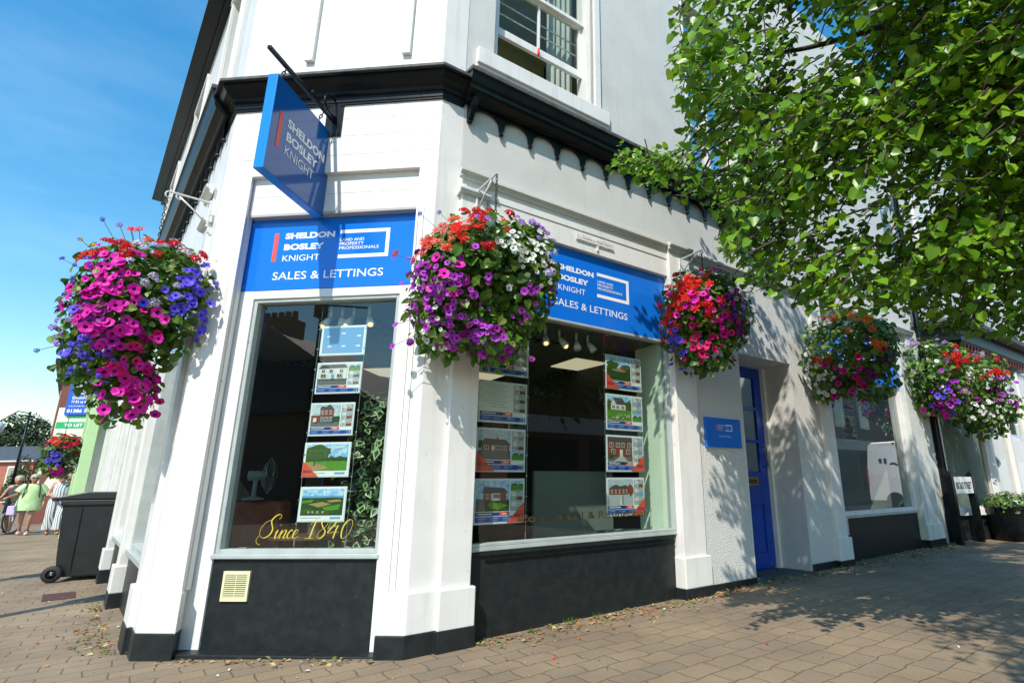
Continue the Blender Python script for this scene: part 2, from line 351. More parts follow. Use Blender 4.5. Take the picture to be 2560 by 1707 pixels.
meta(g.build('pavement'), kind='structure')
ASPH = mat('asphalt', (.055, .055, .058), .85, .3, n_amt=.3, n_scale=30, bump=.3, b_scale=200)
g = MB()
rs = [RF.P(u, 0, o) for u in (-3, 6, 8.5, 60) for o in (4.4, 11)]
g.add([(p.x, p.y, gz(p.x) + .006) for p in rs], [(0, 2, 3, 1), (2, 4, 5, 3), (4, 6, 7, 5)], ASPH)
meta(g.build('road'), kind='structure')

# ------------------------------------------------------------------ the corner building
B = thing('corner_building', 'white painted corner shop building with black cornice, black stall risers and large shop windows', 'building', CF.P(.14, 0, 0))
def post_R(e): return [CF.P(.87 - e, 0, -.10), CF.P(.87 - e, 0, .12 + e), meet(CF, .12 + e, RF, .06 + e), RF.P(-.395 - e * .5, 0, .06 + e), RF.P(-.395 - e * .5, 0, .10 + e), RF.P(-.175 + e, 0, .10 + e), RF.P(-.175 + e, 0, -.10), RF.P(-.35, 0, -.2)]
def post_L(e): return [CF.P(-.625, 0, -.10), CF.P(-.61, 0, 0.0 + e * .3), CF.P(-.565 + e, 0, .12 + e), meet(CF, .12 + e, LF, -.06 + e), LF.P(0 - e * .5, 0, -.06 + e), LF.P(0 - e * .5, 0, -.03 + e), LF.P(.27 + e, 0, -.03 + e), LF.P(.27 + e, 0, -.2), LF.P(.0, 0, -.3)]
for fn in (post_R, post_L):
    mb = MB(); mb.prism(fn(0), .37, 3.57, WHITE); mb.build('pilaster', B, bevel=.004)
    mb = MB(); mb.prism(fn(.03), .13, .385, WHITE); mb.build('pilaster_plinth', B, bevel=.008)
    mb = MB(); mb.prism(fn(.036), -.25, .135, BLACK_M); mb.build('plinth_base', B, bevel=.008)
# small mouldings that edge the posts
mb = MB()
for (u, w) in ((.874, .018), (.93, .006)): mb.box(CF, u, u + w, .385, 3.2, .121, .129, WHITE)
for (u, w) in ((-.60, .012), (-.585, .010)): mb.box(CF, u, u + w, .385, 3.55, .03, .07, GREYFRAME if u < -.59 else WHITE)
mb.build('post_moulding', B)
# upper wall band over the shop fronts
cl, cr = meet(LF, -.06, CF, .12), meet(CF, .12, RF, .06)
mb = MB(); mb.prism([cl, cr, RF.P(-.40, 0, .06), RF.P(-.40, 0, -.2), CF.P(.14, 0, -.35), LF.P(.25, 0, -.3), LF.P(.25, 0, -.06)], 3.565, 4.22, WHITE)
for z in (3.72, 3.90, 4.07): mb.box(CF, -.68, .98, z, z + .003, .12, .1212, WOODP)      # plank joints
mb.build('corner_wall', B, bevel=.003)
# narrow corner bay: stall riser, frame boards, sill, sign panel
mb = MB(); mb.box(CF, -.462, .741, -.02, .578, -.10, 0, BLACK_M); mb.build('stall_riser', B)
mb = MB(); mb.box(CF, -.60, .86, -.2, .004, -.1, .125, BLACK_M); mb.build('doorstep', B, bevel=.006)
mb = MB()
mb.box(CF, -.625, -.464, .0, 2.588, -.10, .014, WHITE); mb.box(CF, .743, .88, .0, 2.588, -.10, .014, WHITE); mb.box(CF, -.464, .743, 2.522, 2.588, -.10, .012, WHITE)
mb.box(CF, -.63, .88, 2.588, 3.235, -.10, -.002, WHITE); mb.box(CF, -.60, .872, 3.235, 3.566, -.10, .07, WHITE)
mb.box(CF, -.59, .87, 3.395, 3.398, .07, .0712, WOODP); mb.box(CF, -.555, .872, 3.215, 3.236, .0, .074, WOODP)
mb.build('frame_board', B, bevel=.003)
mb = MB(); mb.box(CF, -.475, .752, .58, .612, -.06, .028, GREYFRAME); mb.build('window_sill', B, bevel=.006)
def shop_window(fr, u0, u1, z0, z1, og, w, m, gm, name='shop_window', bead=.012):
    mb = MB()
    for a in ((u0, u0 + w, z0, z1), (u1 - w, u1, z0, z1), (u0 + w, u1 - w, z1 - w, z1), (u0 + w, u1 - w, z0, z0 + w)): mb.box(fr, a[0], a[1], a[2], a[3], og - .04, og + .05, m)
    f = mb.build(name, B, bevel=.003)
    mb = MB(); pane(mb, fr, u0 + w * .6, u1 - w * .6, z0 + w * .6, z1 - w * .6, og, gm); mb.build('pane', f)
    return f
wC = shop_window(CF, -.464, .743, .612, 2.522, -.05, .03, GREYFRAME, GLASS)
for u in (-.28, .50, .66): mb = MB(); mb.box(CF, u - .03, u + .03, .640, .652, -.045, -.02, STEEL); mb.build('frame_clip', wC)
# ventilation grille low in the stall riser
vg = MB(); vg.box(CF, -.362, -.166, .306, .328, 0, .016, CREAM); vg.box(CF, -.362, -.166, .478, .50, 0, .016, CREAM)
vg.box(CF, -.362, -.345, .328, .478, 0, .016, CREAM); vg.box(CF, -.183, -.166, .328, .478, 0, .016, CREAM); vg.box(CF, -.345, -.183, .328, .478, 0, .002, DARKGAP)
for k in range(11): vg.box(CF, -.345, -.183, .331 + k * .0135, .331 + k * .0135 + .007, .002, .012, CREAM)
vg.box(CF, -.267, -.262, .328, .478, .011, .013, CREAM)
vg.build('vent_grille', B)

# --- long right face: pilasters, stall riser, window, lintel
def pil(u0, u1, z1, base, pl=.39, o=.10, m=WHITE, fr=RF, b0=-.25):
    mb = MB(); mb.box(fr, u0, u1, pl - .01, z1, -.15, o, m); mb.build('pilaster', B, bevel=.006)
    mb = MB(); mb.box(fr, u0 - .025, u1 + .03, base, pl, -.12, o + .03, m); mb.build('pilaster_plinth', B, bevel=.008)
    mb = MB(); mb.box(fr, u0 - .028, u1 + .033, b0, base, -.12, o + .034, BLACK_M); mb.build('plinth_base', B, bevel=.008)
pil(1.985, 2.30, 3.56, .12); pil(4.70, 4.96, 3.56, .13); pil(7.26, 7.78, 3.3, .20, .42, m=DIRTY)
mb = MB(); mb.box(RF, -.145, 1.96, -.2, .56, -.12, 0, BLACK_M); mb.box(RF, -.02, 1.96, .515, .53, 0, .012, BLACK); mb.box(RF, -.145, 1.96, .56, .592, -.12, .016, BLACK_M); mb.build('stall_riser', B, bevel=.003)
mb = MB(); mb.box(RF, -.15, 1.985, .592, .625, -.08, .02, GREYFRAME); mb.build('window_sill', B, bevel=.005)
wR = shop_window(RF, -.175, 1.985, .625, 2.50, -.03, .022, GREYFRAME, GLASS)
mb = MB()
mb.box(RF, -.175, 2.0, 2.50, 3.23, -.12, -.004, WHITE)                                        # behind the sign
mb.box(RF, -.175, 1.99, 3.215, 3.41, -.12, .06, WHITE); mb.box(RF, -.175, 1.99, 3.41, 3.57, -.12, .068, WHITE)
mb.box(RF, -.398, 2.35, 3.57, 4.25, -.2, .06, WHITE_R)
mb.build('lintel_wall', B, bevel=.003)
MOULD = [(.06, 3.50), (.085, 3.515), (.085, 3.535), (.10, 3.55), (.115, 3.555), (.115, 3.575), (.06, 3.60)]
for fr_m, pr_m, a, b, m_m in ((RF, MOULD, -.175, 1.985, WHITE_R), (RF, [(o + .045, z) for o, z in MOULD], 1.97, 2.32, WHITE_R), (RF, [(o + .045, z) for o, z in MOULD], -.43, -.15, WHITE_R),
        (RF, [(.05, 3.355), (.13, 3.37), (.135, 3.385), (.145, 3.395), (.145, 3.41), (.05, 3.42)], -.425, -.155, WHITE_R), (RF, MOULD, 2.32, 8.0, WHITE_R), (LF, [(o - .08, z) for o, z in MOULD], -.02, .29, WHITE), (LF, [(-.06, 3.24), (.0, 3.25), (.02, 3.27), (.02, 3.285), (-.06, 3.30)], -.02, .285, WHITE)):
    mb = MB(); mb.extrude(fr_m, pr_m, a, b, m_m); mb.build('string_moulding', B)
# relief lettering on the lintel
mb = MB(); sl = Frame(0, 0, 0, 1); sl.p = RF.p; sl.d = RF.d; sl.n = RF.n
letters(mb, RF, 'E.J.DEAN & PARTNERS', .78, 1.22, 3.325, 3.385, .075, WHITE, .03); letters(mb, RF, 'E.J.DEAN & PARTNERS', .782, 1.222, 3.322, 3.382, .066, WHITE, .05)
mb.box(RF, .77, 1.23, 3.31, 3.325, .068, .078, WHITE); mb.box(RF, 1.02, 1.04, 3.25, 3.31, .06, .074, WHITE)
mb.build('relief_lettering', B)
# roughcast wall with the door recess, second shop window further right
mb = MB()
rect_wall(mb, RF, 2.30, 4.72, .10, 3.58, -.30, .055, ROUGH, [(3.09, 4.14, .0, 2.52)])
mb.build('roughcast_wall', B)
for a, b, c in ((2.325, 3.085, .105), (4.145, 4.68, .135)): mb = MB(); mb.box(RF, a, b, -.2, c, -.3, .075, BLACK_M); mb.build('plinth_base', B, bevel=.006)
mb = MB(); mb.box(RF, 3.085, 3.091, .06, 2.52, -.42, .06, WHITE); mb.box(RF, 4.139, 4.145, .06, 2.52, -.42, .06, WHITE_R); mb.box(RF, 3.085, 4.145, 2.519, 2.526, -.42, .06, WHITE_R)
mb.box(RF, 4.09, 4.139, .06, 2.519, -.42, -.33, WHITE); mb.box(RF, 3.091, 3.14, .06, 2.519, -.42, -.33, WHITE); mb.build('door_lining', B)
TILE = brick_mat('dark_step_tile', (.10, .105, .10), (.07, .075, .07), (.03, .03, .03), 9, (0, 0, math.radians(-37.5)))
mb = MB(); mb.box(RF, 3.09, 4.14, -.2, .062, -.42, .04, TILE); mb.build('doorstep', B)
# the blue door
dd = MB(); D0, D1, DO = 3.145, 4.085, -.38
dd.box(RF, D0, D1, .07, 2.515, DO - .045, DO - .015, BLUE_DOOR)
holes = [(u, u + .30, z0, z1) for u in (3.28, 3.65) for z0, z1 in ((1.20, 1.55), (1.59, 1.96), (2.0, 2.38))]
dd = MB(); rect_wall(dd, RF, D0, D1, .07, 2.515, DO - .045, DO, BLUE_DOOR, holes + [(3.28, 3.58, .25, .80), (3.65, 3.95, .25, .80)])
for u in (3.28, 3.65): dd.box(RF, u, u + .30, .25, .80, DO - .04, DO - .02, BLUE_DOOR); dd.box(RF, u + .04, u + .26, .29, .76, DO - .02, DO - .01, BLUE_DOOR)
dd.box(RF, 3.25, 3.98, .95, .985, DO, DO + .02, BLUE_DOOR)
door = dd.build('door', B, bevel=.004)
mb = MB()
for h in holes: pane(mb, RF, h[0], h[1], h[2], h[3], DO - .025, GLASS_DOOR)
mb.build('door_pane', door)
mb = MB(); mb.box(RF, 3.60, 3.86, 1.03, 1.13, DO, DO + .012, BRASS); mb.box(RF, 3.63, 3.83, 1.055, 1.105, DO + .012, DO + .016, mat('dark_brass', (.12, .08, .03), .4, metal=.7)); mb.build('letterbox', door, bevel=.003)
mb = MB(); mb.tube([RF.P(4.03, 1.25, DO), RF.P(4.03, 1.25, DO + .05)], .009, BRASS); mb.tube([RF.P(4.03, 1.25, DO + .05), RF.P(4.03, 1.50, DO + .05)], .010, BRASS); mb.tube([RF.P(4.03, 1.5, DO), RF.P(4.03, 1.5, DO + .05)], .009, BRASS); mb.build('door_handle', door, smooth=True)
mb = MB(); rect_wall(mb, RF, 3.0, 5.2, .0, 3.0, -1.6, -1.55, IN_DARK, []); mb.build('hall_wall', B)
# second shop front beyond the door
mb = MB(); mb.box(RF, 4.985, 7.24, -.2, .60, -.12, .0, BLACK_M); mb.build('stall_riser', B)
mb = MB(); mb.box(RF, 4.985, 7.24, .60, .632, -.1, .03, GREYFRAME); mb.build('window_sill', B)
w2 = shop_window(RF, 4.96, 7.26, .632, 2.54, -.04, .05, WHITE, GLASS_REF)
mb = MB(); mb.box(RF, 4.96, 7.26, 2.54, 4.2, -.2, .0, WHITE_R); mb.box(RF, 2.35, 8.0, 3.57, 4.25, -.3, .055, WHITE_R); mb.box(RF, 7.78, 8.3, -.2, 3.6, -.3, .04, DIRTY); mb.build('lintel_wall', B)
mb = MB(); mb.box(RF, 5.08, 5.14, .40, .60, 0, .02, WHITE)
for k in range(6): mb.box(RF, 5.09, 5.13, .42 + k * .03, .43 + k * .03, .02, .022, DARKGAP)
mb.build('vent_grille', B)

# --- cornices
def sweep(mb, path_fn, prof, m):
    """prof of (o,z); path_fn(o) gives the plan polyline at offset o"""
    rows = [[(p.x, p.y, z) for p in path_fn(o)] for o, z in prof]; n = len(rows[0]); vs = [v for r in rows for v in r]
    mb.add(vs, [(i * n + k, i * n + k + 1, (i + 1) * n + k + 1, (i + 1) * n + k) for i in range(len(rows) - 1) for k in range(n - 1)] + [tuple(i * n for i in range(len(rows))), tuple((i + 1) * n - 1 for i in range(len(rows) - 1, -1, -1))], m)
mb = MB()
prC = [(-.02, 4.20), (.015, 4.20), (.015, 4.215), (.022, 4.22), (.022, 4.275), (.05, 4.285), (.05, 4.305), (.07, 4.32), (.10, 4.335), (.12, 4.365), (.13, 4.375), (.13, 4.395), (.16, 4.40)]
sweep(mb, lambda o: [LF.P(-.02, 0, -.06 + o), meet(LF, -.06 + o, CF, .12 + o), meet(CF, .12 + o, RF, .06 + o), RF.P(-.415, 0, .06 + o)], prC, BLACK)
sweep(mb, lambda o: [LF.P(-.02, 0, -.06 + o), meet(LF, -.06 + o, CF, .12 + o), meet(CF, .12 + o, RF, .06 + o), RF.P(-.415, 0, .06 + o)], [(.16, 4.40), (.165, 4.402), (.165, 4.425), (-.02, 4.45)], LEAD)
mb.build('cornice', B)
prR = [(.05, 4.25), (.115, 4.25), (.12, 4.243), (.135, 4.243), (.14, 4.265), (.165, 4.28), (.195, 4.295), (.21, 4.32), (.21, 4.35), (.225, 4.38), (.235, 4.43), (.24, 4.465), (.245, 4.47)]
capR = [(.245, 4.47), (.255, 4.473), (.255, 4.505), (.03, 4.55)]
def arch_board(mb, fr, us, o0, o1, ztop, zbot, m):
    """pendants joined by arches: one pointed drop with a bead under every u"""
    n = 8
    for a, b in zip(us, us[1:]):
        w = b - a; r = w * .5 - .020; mid = (a + b) / 2; arc = [(mid - r * math.cos(math.pi * k / n), zbot + .03 + (ztop - .022 - zbot - .03) * math.sin(math.pi * k / n) ** .72) for k in range(n + 1)]
        lo = [(a, zbot + .012)] + arc + [(b, zbot + .012)]; N = len(lo)
        vs = [fr.P(u, z, o) for o in (o0, o1) for u, z in lo] + [fr.P(u, ztop, o) for o in (o0, o1) for u, z in lo]
        fs = []
        for i in range(N - 1):
            fs += [(N + i, N + i + 1, 3 * N + i + 1, 3 * N + i), (i, 2 * N + i, 2 * N + i + 1, i + 1), (i, i + 1, N + i + 1, N + i)]
        mb.add(vs, fs, m)
    for u in us:
        mb.ball(fr.P(u, zbot - .006, (o0 + o1) / 2), .021, m, 8, 6)
usR = [-.359 + .300 * k for k in range(12)]
mb = MB(); mb.extrude(RF, prR + [(.05, 4.47)], -.42, 3.16, BLACK); mb.build('cornice', B)
mb = MB(); mb.extrude(RF, capR, -.43, 3.17, LEAD); mb.build('cornice_capping', B)
mb = MB(); arch_board(mb, RF, usR, .076, .10, 4.252, 4.075, BLACK)
for u in (usR[0], usR[-1]): mb.add([RF.P(u + s, z, o) for s in (-.02, .02) for o, z in ((.05, 4.25), (.20, 4.25), (.19, 4.18), (.14, 4.12), (.105, 4.075), (.05, 4.075))], [(0, 1, 2, 3, 4, 5), (11, 10, 9, 8, 7, 6)] + [(i, 6 + i, 6 + (i + 1) % 6, (i + 1) % 6) for i in range(6)], BLACK)
mb.build('arched_frieze', B)
mb = MB()   # scrolled end of the cornice
pr = [(.06 + .24 * math.sin(t) , 4.28 + .24 * math.cos(t)) for t in np.linspace(0, math.pi, 10)]; mb.extrude(RF, pr, 3.13, 3.30, BLACK); mb.build('cornice_scroll', B)
mb = MB(); mb.extrude(LF, [(o - .12, z) for o, z in prR] + [(-.07, 4.47)], -.06, 9.6, BLACK); mb.build('cornice', B)
mb = MB(); mb.extrude(LF, [(o - .12, z) for o, z in capR], -.07, 9.6, LEAD); mb.build('cornice_capping', B)
mb = MB(); arch_board(mb, LF, [.05 + .30 * k for k in range(30)], -.044, -.02, 4.252, 4.075, BLACK); mb.build('arched_frieze', B)

# --- first floor
mb = MB()
cl2, cr2 = meet(LF, -.06, CF, .12), meet(CF, .12, RF, .045)
mb.prism([cl2, cr2, RF.P(-.40, 0, .045), RF.P(-.40, 0, -.25), CF.P(.2, 0, -.5), LF.P(.3, 0, -.3), LF.P(.3, 0, -.06)], 4.42, 9.0, WHITE)
mb.build('corner_wall', B, bevel=.006)
mb = MB()
for u in (-.165, .715):
    mb.box(CF, u - .075, u, 4.67, 9, .12, .158, WHITE)
mb.build('wall_strip', B, bevel=.003)
mb = MB(); rect_wall(mb, RF, -.40, 3.55, 4.25, 9.0, -.25, .04, WHITE_R, [(-.14, 1.03, 4.90, 7.3), (2.50, 3.45, 4.75, 7.3)]); mb.box(RF, 3.55, 8.0, 4.25, 9.0, -.25, .04, WHITE_R); mb.build('upper_wall', B)
mb = MB(); mb.box(RF, -.31, 1.215, 4.73, 4.895, -.10, .085, WHITE); mb.box(RF, -.31, 1.215, 4.70, 4.73, .04, .06, WHITE); mb.build('window_sill', B, bevel=.006)
sw = MB()
sw.box(RF, -.14, -.075, 4.896, 7.3, -.2, -.02, WHITE); sw.box(RF, .985, 1.03, 4.896, 7.3, -.2, -.02, WHITE); sw.box(RF, 1.03, 1.105, 4.896, 7.3, -.01, .075, WHITE)
fsw = sw.build('sash_window', B, bevel=.004)
sw = MB()
sw.box(RF, -.075, .985, 5.335, 5.42, -.14, -.10, WHITE); sw.box(RF, -.075, .985, 5.97, 6.03, -.14, -.10, WHITE); sw.box(RF, .42, .445, 5.42, 5.97, -.135, -.105, WHITE)
sw.box(RF, -.075, -.03, 5.42, 5.97, -.14, -.1, WHITE); sw.box(RF, .94, .985, 5.42, 5.97, -.14, -.1, WHITE)
sw.box(RF, .42, .445, 6.03, 7.3, -.10, -.07, WHITE); sw.box(RF, -.075, .985, 5.99, 6.035, -.10, -.06, WHITE)
sw.build('sash', fsw, bevel=.003)
sw = MB(); pane(sw, RF, -.04, .95, 5.41, 6.0, -.12, GLASS_UP); pane(sw, RF, -.06, .97, 6.03, 7.2, -.085, GLASS_UP); sw.build('pane', fsw)
sw = MB(); sw.box(RF, -.075, .985, 4.896, 4.93, -.12, -.03, DARKGAP); sw.box(RF, -.075, .985, 4.93, 4.96, -.17, -.12, GREYFRAME)
sw.tube([RF.P(-.07, 5.72, -.22), RF.P(.98, 5.72, -.22)], .008, BRACKETW); sw.tube([RF.P(-.07, 5.86, -.22), RF.P(.98, 5.86, -.22)], .008, BRACKETW); sw.build('window_rail', fsw)
sw = MB(); sw.tube([RF.P(.415, 5.40, -.08), RF.P(.415, 5.335, -.08), RF.P(.415, 5.31, -.085)], [.008, .014, .010], mat('red_plastic_tag', (.75, .02, .015), .4)); sw.build('pull_tag', fsw)
mb = MB()   # room behind the sash window
mb.box(RF, -.38, 2.2, 4.6, 7.0, -1.9, -1.8, IN_OLIVE); mb.box(RF, -.40, -.38, 4.6, 7.0, -1.9, -.25, IN_OLIVE); mb.box(RF, 2.2, 2.22, 4.6, 7.0, -1.9, -.25, IN_OLIVE); mb.box(RF, -.40, 2.2, 7.0, 7.02, -1.9, -.25, IN_OLIVE); mb.box(RF, -.4, 2.2, 4.5, 4.6, -1.9, -.25, IN_OLIVE)
mb.box(RF, 1.55, 1.62, 4.6, 7.0, -1.8, -1.7, IN_DARK); mb.build('upstairs_room', B)
CURT = mat('pale_curtain', (.55, .58, .53), .8, sub=.3)
mb = MB(); cv = [RF.P(.66 + .34 * k / 24, z, -.32 + .03 * math.sin(k * 1.3)) for k in range(25) for z in (4.8, 7.3)]; mb.add(cv, [(2 * k, 2 * k + 2, 2 * k + 3, 2 * k + 1) for k in range(24)], CURT); mb.build('curtain', B, smooth=True)
# window beyond, half behind the tree
sw = MB(); sw.box(RF, 2.50, 2.53, 4.75, 7.3, -.2, .05, WHITE); sw.box(RF, 2.93, 2.98, 4.75, 7.3, -.15, -.03, WHITE); sw.box(RF, 3.40, 3.45, 4.75, 7.3, -.2, .05, WHITE); sw.box(RF, 2.53, 3.40, 5.45, 5.49, -.13, -.05, WHITE); sw.box(RF, 2.53, 3.40, 6.3, 6.35, -.13, -.05, WHITE)
f2 = sw.build('casement_window', B, bevel=.003); sw = MB(); pane(sw, RF, 2.53, 3.40, 4.75, 7.3, -.09, GLASS_UP); sw.build('pane', f2)
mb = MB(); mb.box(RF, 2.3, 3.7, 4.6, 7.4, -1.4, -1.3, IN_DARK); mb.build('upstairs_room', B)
# --- side street face
mb = MB(); rect_wall(mb, LF, .28, 9.7, 4.2, 7.5, -.3, -.06, WHITE_R, [(.75, 1.75, 4.9, 6.9), (3.6, 4.6, 4.9, 6.9), (6.6, 7.6, 4.9, 6.9)])
mb.box(LF, .25, 9.7, 3.2, 4.2, -.3, -.06, WHITE); mb.build('side_wall', B)
for u in (.75, 3.6, 6.6):
    sw = MB(); sw.box(LF, u - .09, u, 4.85, 6.95, -.06, -.02, WHITE); sw.box(LF, u + 1, u + 1.09, 4.85, 6.95, -.06, -.02, WHITE); sw.box(LF, u - .12, u + 1.12, 4.78, 4.85, -.1, .02, WHITE); sw.box(LF, u - .09, u + 1.09, 6.95, 7.03, -.06, -.01, WHITE); sw.box(LF, u, u + 1, 5.85, 5.91, -.2, -.15, WHITE)
    f2 = sw.build('sash_window', B, bevel=.004); sw = MB(); pane(sw, LF, u, u + 1, 4.85, 6.95, -.18, GLASS_REF); sw.build('pane', f2)
us = [2.2, 4.45, 6.7, 9.3]
prev = .27
for u in us:
    w0 = prev
    mb = MB(); mb.box(LF, w0 + .03, u - .03, -.25, .45, -.2, -.10, BLACK_M); mb.build('stall_riser', B)
    mb = MB(); mb.box(LF, w0, u, .45, .49, -.2, -.06, GREYFRAME); mb.build('window_sill', B)
    shop_window(LF, w0, u, .49, 2.45, -.15, .05, DIRTY if u > 3 else GREYFRAME, GLASS_L)
    pil(u, u + .27, 3.25, .08, .33, -.03, fr=LF, b0=-.3)
    mb = MB(); mb.box(LF, w0, u, 2.45, 3.25, -.25, -.12, WHITE); mb.build('lintel_wall', B)
    prev = u + .27
mb = MB(); mb.box(LF, .25, 9.7, 7.5, 7.52, -.1, .19, BLACK)
gut = [( .02 + .075 - .075 * math.cos(t), 7.62 - .075 * math.sin(t)) for t in np.linspace(0, math.pi, 9)]
mb.extrude(LF, gut + [(.165, 7.62), (.03, 7.62)], -1.2, 9.75, BLACK)
for k in range(12): mb.extrude(LF, [(.02 + .075 - .083 * math.cos(t), 7.62 - .083 * math.sin(t)) for t in np.linspace(0, math.pi, 9)], -1 + k * .95, -.95 + k * .95, BLACK)
mb.box(LF, -1.0, 9.7, 7.43, 7.6, -.06, .018, BLACK); mb.build('gutter', B)
SLATE = mat('grey_slate', (.075, .08, .09), .6, n_amt=.4, n_scale=6)
mb = MB(); q = [LF.P(-1.2, 7.62, .05), LF.P(9.7, 7.62, .05), LF.P(9.7, 10.2, -3.4), LF.P(-1.2, 10.2, -3.4)]; mb.add(q + [v + Vector((0, 0, .08)) for v in q], [(0, 1, 2, 3), (4, 7, 6, 5), (0, 4, 5, 1), (1, 5, 6, 2), (2, 6, 7, 3), (3, 7, 4, 0)], SLATE); mb.build('roof', B)
mb = MB(); mb.prism([LF.P(9.7, 0, -.06), LF.P(9.7, 0, -7), RF.P(8, 0, -7), RF.P(8, 0, -.25), RF.P(7.9, 0, -.25), RF.P(7.9, 0, -6.8), LF.P(9.5, 0, -6.8), LF.P(9.5, 0, -.06)], -.2, 7.5, WHITE_R); mb.build('rear_wall', B)

# --- shop interior seen through the glass
mb = MB(); ctr = CF.P(.14, 0, -2)
pl = [CF.P(-.5, 0, -.13), CF.P(.8, 0, -.13), RF.P(-.1, 0, -.15), RF.P(2.1, 0, -.15), RF.P(2.1, 0, -.35), RF.P(2.95, 0, -.35), RF.P(2.95, 0, -4.6), LF.P(2.6, 0, -4.6), LF.P(2.6, 0, -.35), LF.P(.3, 0, -.35)]
mb.prism(pl, 2.66, 2.70, IN_CEIL); mb.build('shop_ceiling', B)
mb = MB(); mb.prism(pl, .05, .10, IN_FLOOR); mb.build('shop_floor', B)
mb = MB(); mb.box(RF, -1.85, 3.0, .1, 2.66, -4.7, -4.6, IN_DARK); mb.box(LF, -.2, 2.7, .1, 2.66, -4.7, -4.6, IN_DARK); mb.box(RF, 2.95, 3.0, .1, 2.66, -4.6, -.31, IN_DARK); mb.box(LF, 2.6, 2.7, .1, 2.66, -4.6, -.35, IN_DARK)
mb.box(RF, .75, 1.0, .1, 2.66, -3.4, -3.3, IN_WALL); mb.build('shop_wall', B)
mb = MB(); mb.box(RF, 1.962, 1.984, .6, 2.52, -.47, -.075, IN_GREEN); mb.box(RF, 1.5, 1.962, .58, .62, -.62, -.075, DESK); mb.build('window_lining', B)
mb = MB(); mb.box(RF, -.17, 2.02, 2.50, 2.66, -.62, -.1, IN_WALL); mb.build('window_soffit', B)
def louvre(fr, u, o, du, do):
    mb = MB(); mb.box(fr, u, u + du, 2.645, 2.659, o - do, o, DARKGAP)
    for i in range(5):
        for j in range(4): mb.box(fr, u + .02 + i * du / 5, u + (i + .55) * du / 5, 2.636, 2.644, o - .03 - j * do / 4 - do * .12, o - .03 - j * do / 4, STEEL)
    mb.build('louvre_light', B)
for fr, u, o in ((RF, .80, -.70), (RF, 2.33, -2.30), (RF, 2.2, -3.6), (CF, -2.0, -2.6), (CF, -.55, -1.0)): louvre(fr, u, o, .6, .6)
for fr, u, o in ((RF, 2.03, -1.69), (RF, 1.2, -3.2), (CF, -1.2, -3.2), (CF, -1.9, -3.6)):
    mb = MB(); mb.box(fr, u, u + .6, 2.648, 2.6585, o - .6, o, PANEL_LIGHT); mb.build('ceiling_light', B)
def spots(fr, us, o, z, lit, name='spotlight'):
    for i, u in enumerate(us):
        mb = MB(); p = fr.P(u, z, o); d = (fr.n * .45 + fr.d * (.35 if i % 2 else -.2) + Vector((0, 0, -.75))).normalized()
        mb.tube([p + Vector((0, 0, .10)), p], .012, BRACKETW); mb.tube([p, p + d * .05, p + d * .11], [.018, .028, .038], BRACKETW, 12)
        f = mb.build(name, B, smooth=True)
        if lit[i]: mb = MB(); mb.ball(p + d * .108, .024, SPOT_LIT, 8, 5); mb.build('lit_bulb', f)
spots(CF, (.02, .12, .22, .36), -.28, 2.44, (1, 0, 1, 1)); spots(RF, (.66, .82, 1.02, 1.16), -.28, 2.42, (1, 1, 0, 0))
mb = MB(); mb.box(RF, .95, 1.96, .30, 1.20, -.95, -.90, DESK); mb.build('counter', B, bevel=.01)
# ------------------------------------------------------------------ signs
def logo(mb_w, mb_r, fr, o, bar, rows, sales, brk, words):
    rect(mb_r, fr, *bar, o, CORAL)
    for body, u0, u1, z0, z1, bold in rows: letters(mb_w, fr, body, u0, u1, z0, z1, o, SIGNWHITE, bold)
    if sales: letters(mb_w, fr, 'SALES & LETTINGS', *sales, o, SIGNWHITE, .004)
    if brk:
        u0, u1, z0, z1, t = brk
        rect(mb_w, fr, u0, u1, z1 - t, z1, o, SIGNWHITE); rect(mb_w, fr, u0, u1, z0, z0 + t, o, SIGNWHITE); rect(mb_w, fr, u1 - t, u1, z0 + t, z1 - t, o, SIGNWHITE)
    for body, u0, u1, z0, z1 in words: letters(mb_w, fr, body, u0, u1, z0, z1, o, SIGNWHITE, .006)
def sign_board(name, label, fr, u0, u1, z0, z1, o, th, m, args, screws=True):
    t = thing(name, label, 'sign', fr.P((u0 + u1) / 2, z0, o))
    mb = MB(); mb.box(fr, u0, u1, z0, z1, o, o + th, m); mb.build('sign_panel', t, bevel=.002)
    w, r = MB(), MB(); logo(w, r, fr, o + th, *args); w.build('lettering', t); r.build('red_bar', t)
    if screws:
        mb = MB()
        for u in (u0 + .035, u1 - .035):
            for z in (z0 + .035, z1 - .035): mb.ball(fr.P(u, z, o + th), .006, STEEL, 8, 4)
        mb.build('screw_cap', t)
    return t
sign_board('fascia_sign', 'blue fascia sign with white lettering over the narrow corner window', CF, -.606, .868, 2.592, 3.214, .0, .012, BLUE,
    ((-.366, -.330, 2.838, 3.09), [('SHELDON', -.272, .152, 3.034, 3.088, .045), ('BOSLEY', -.272, .070, 2.935, 2.989, .045), ('KNIGHT', -.272, .042, 2.838, 2.89, .0)],
     (-.335, .59, 2.678, 2.745), (.198, .617, 2.844, 3.092, .030), [('LAND AND', .202, .405, 2.992, 3.018), ('PROPERTY', .202, .405, 2.955, 2.982), ('PROFESSIONALS', .202, .533, 2.919, 2.945)]))
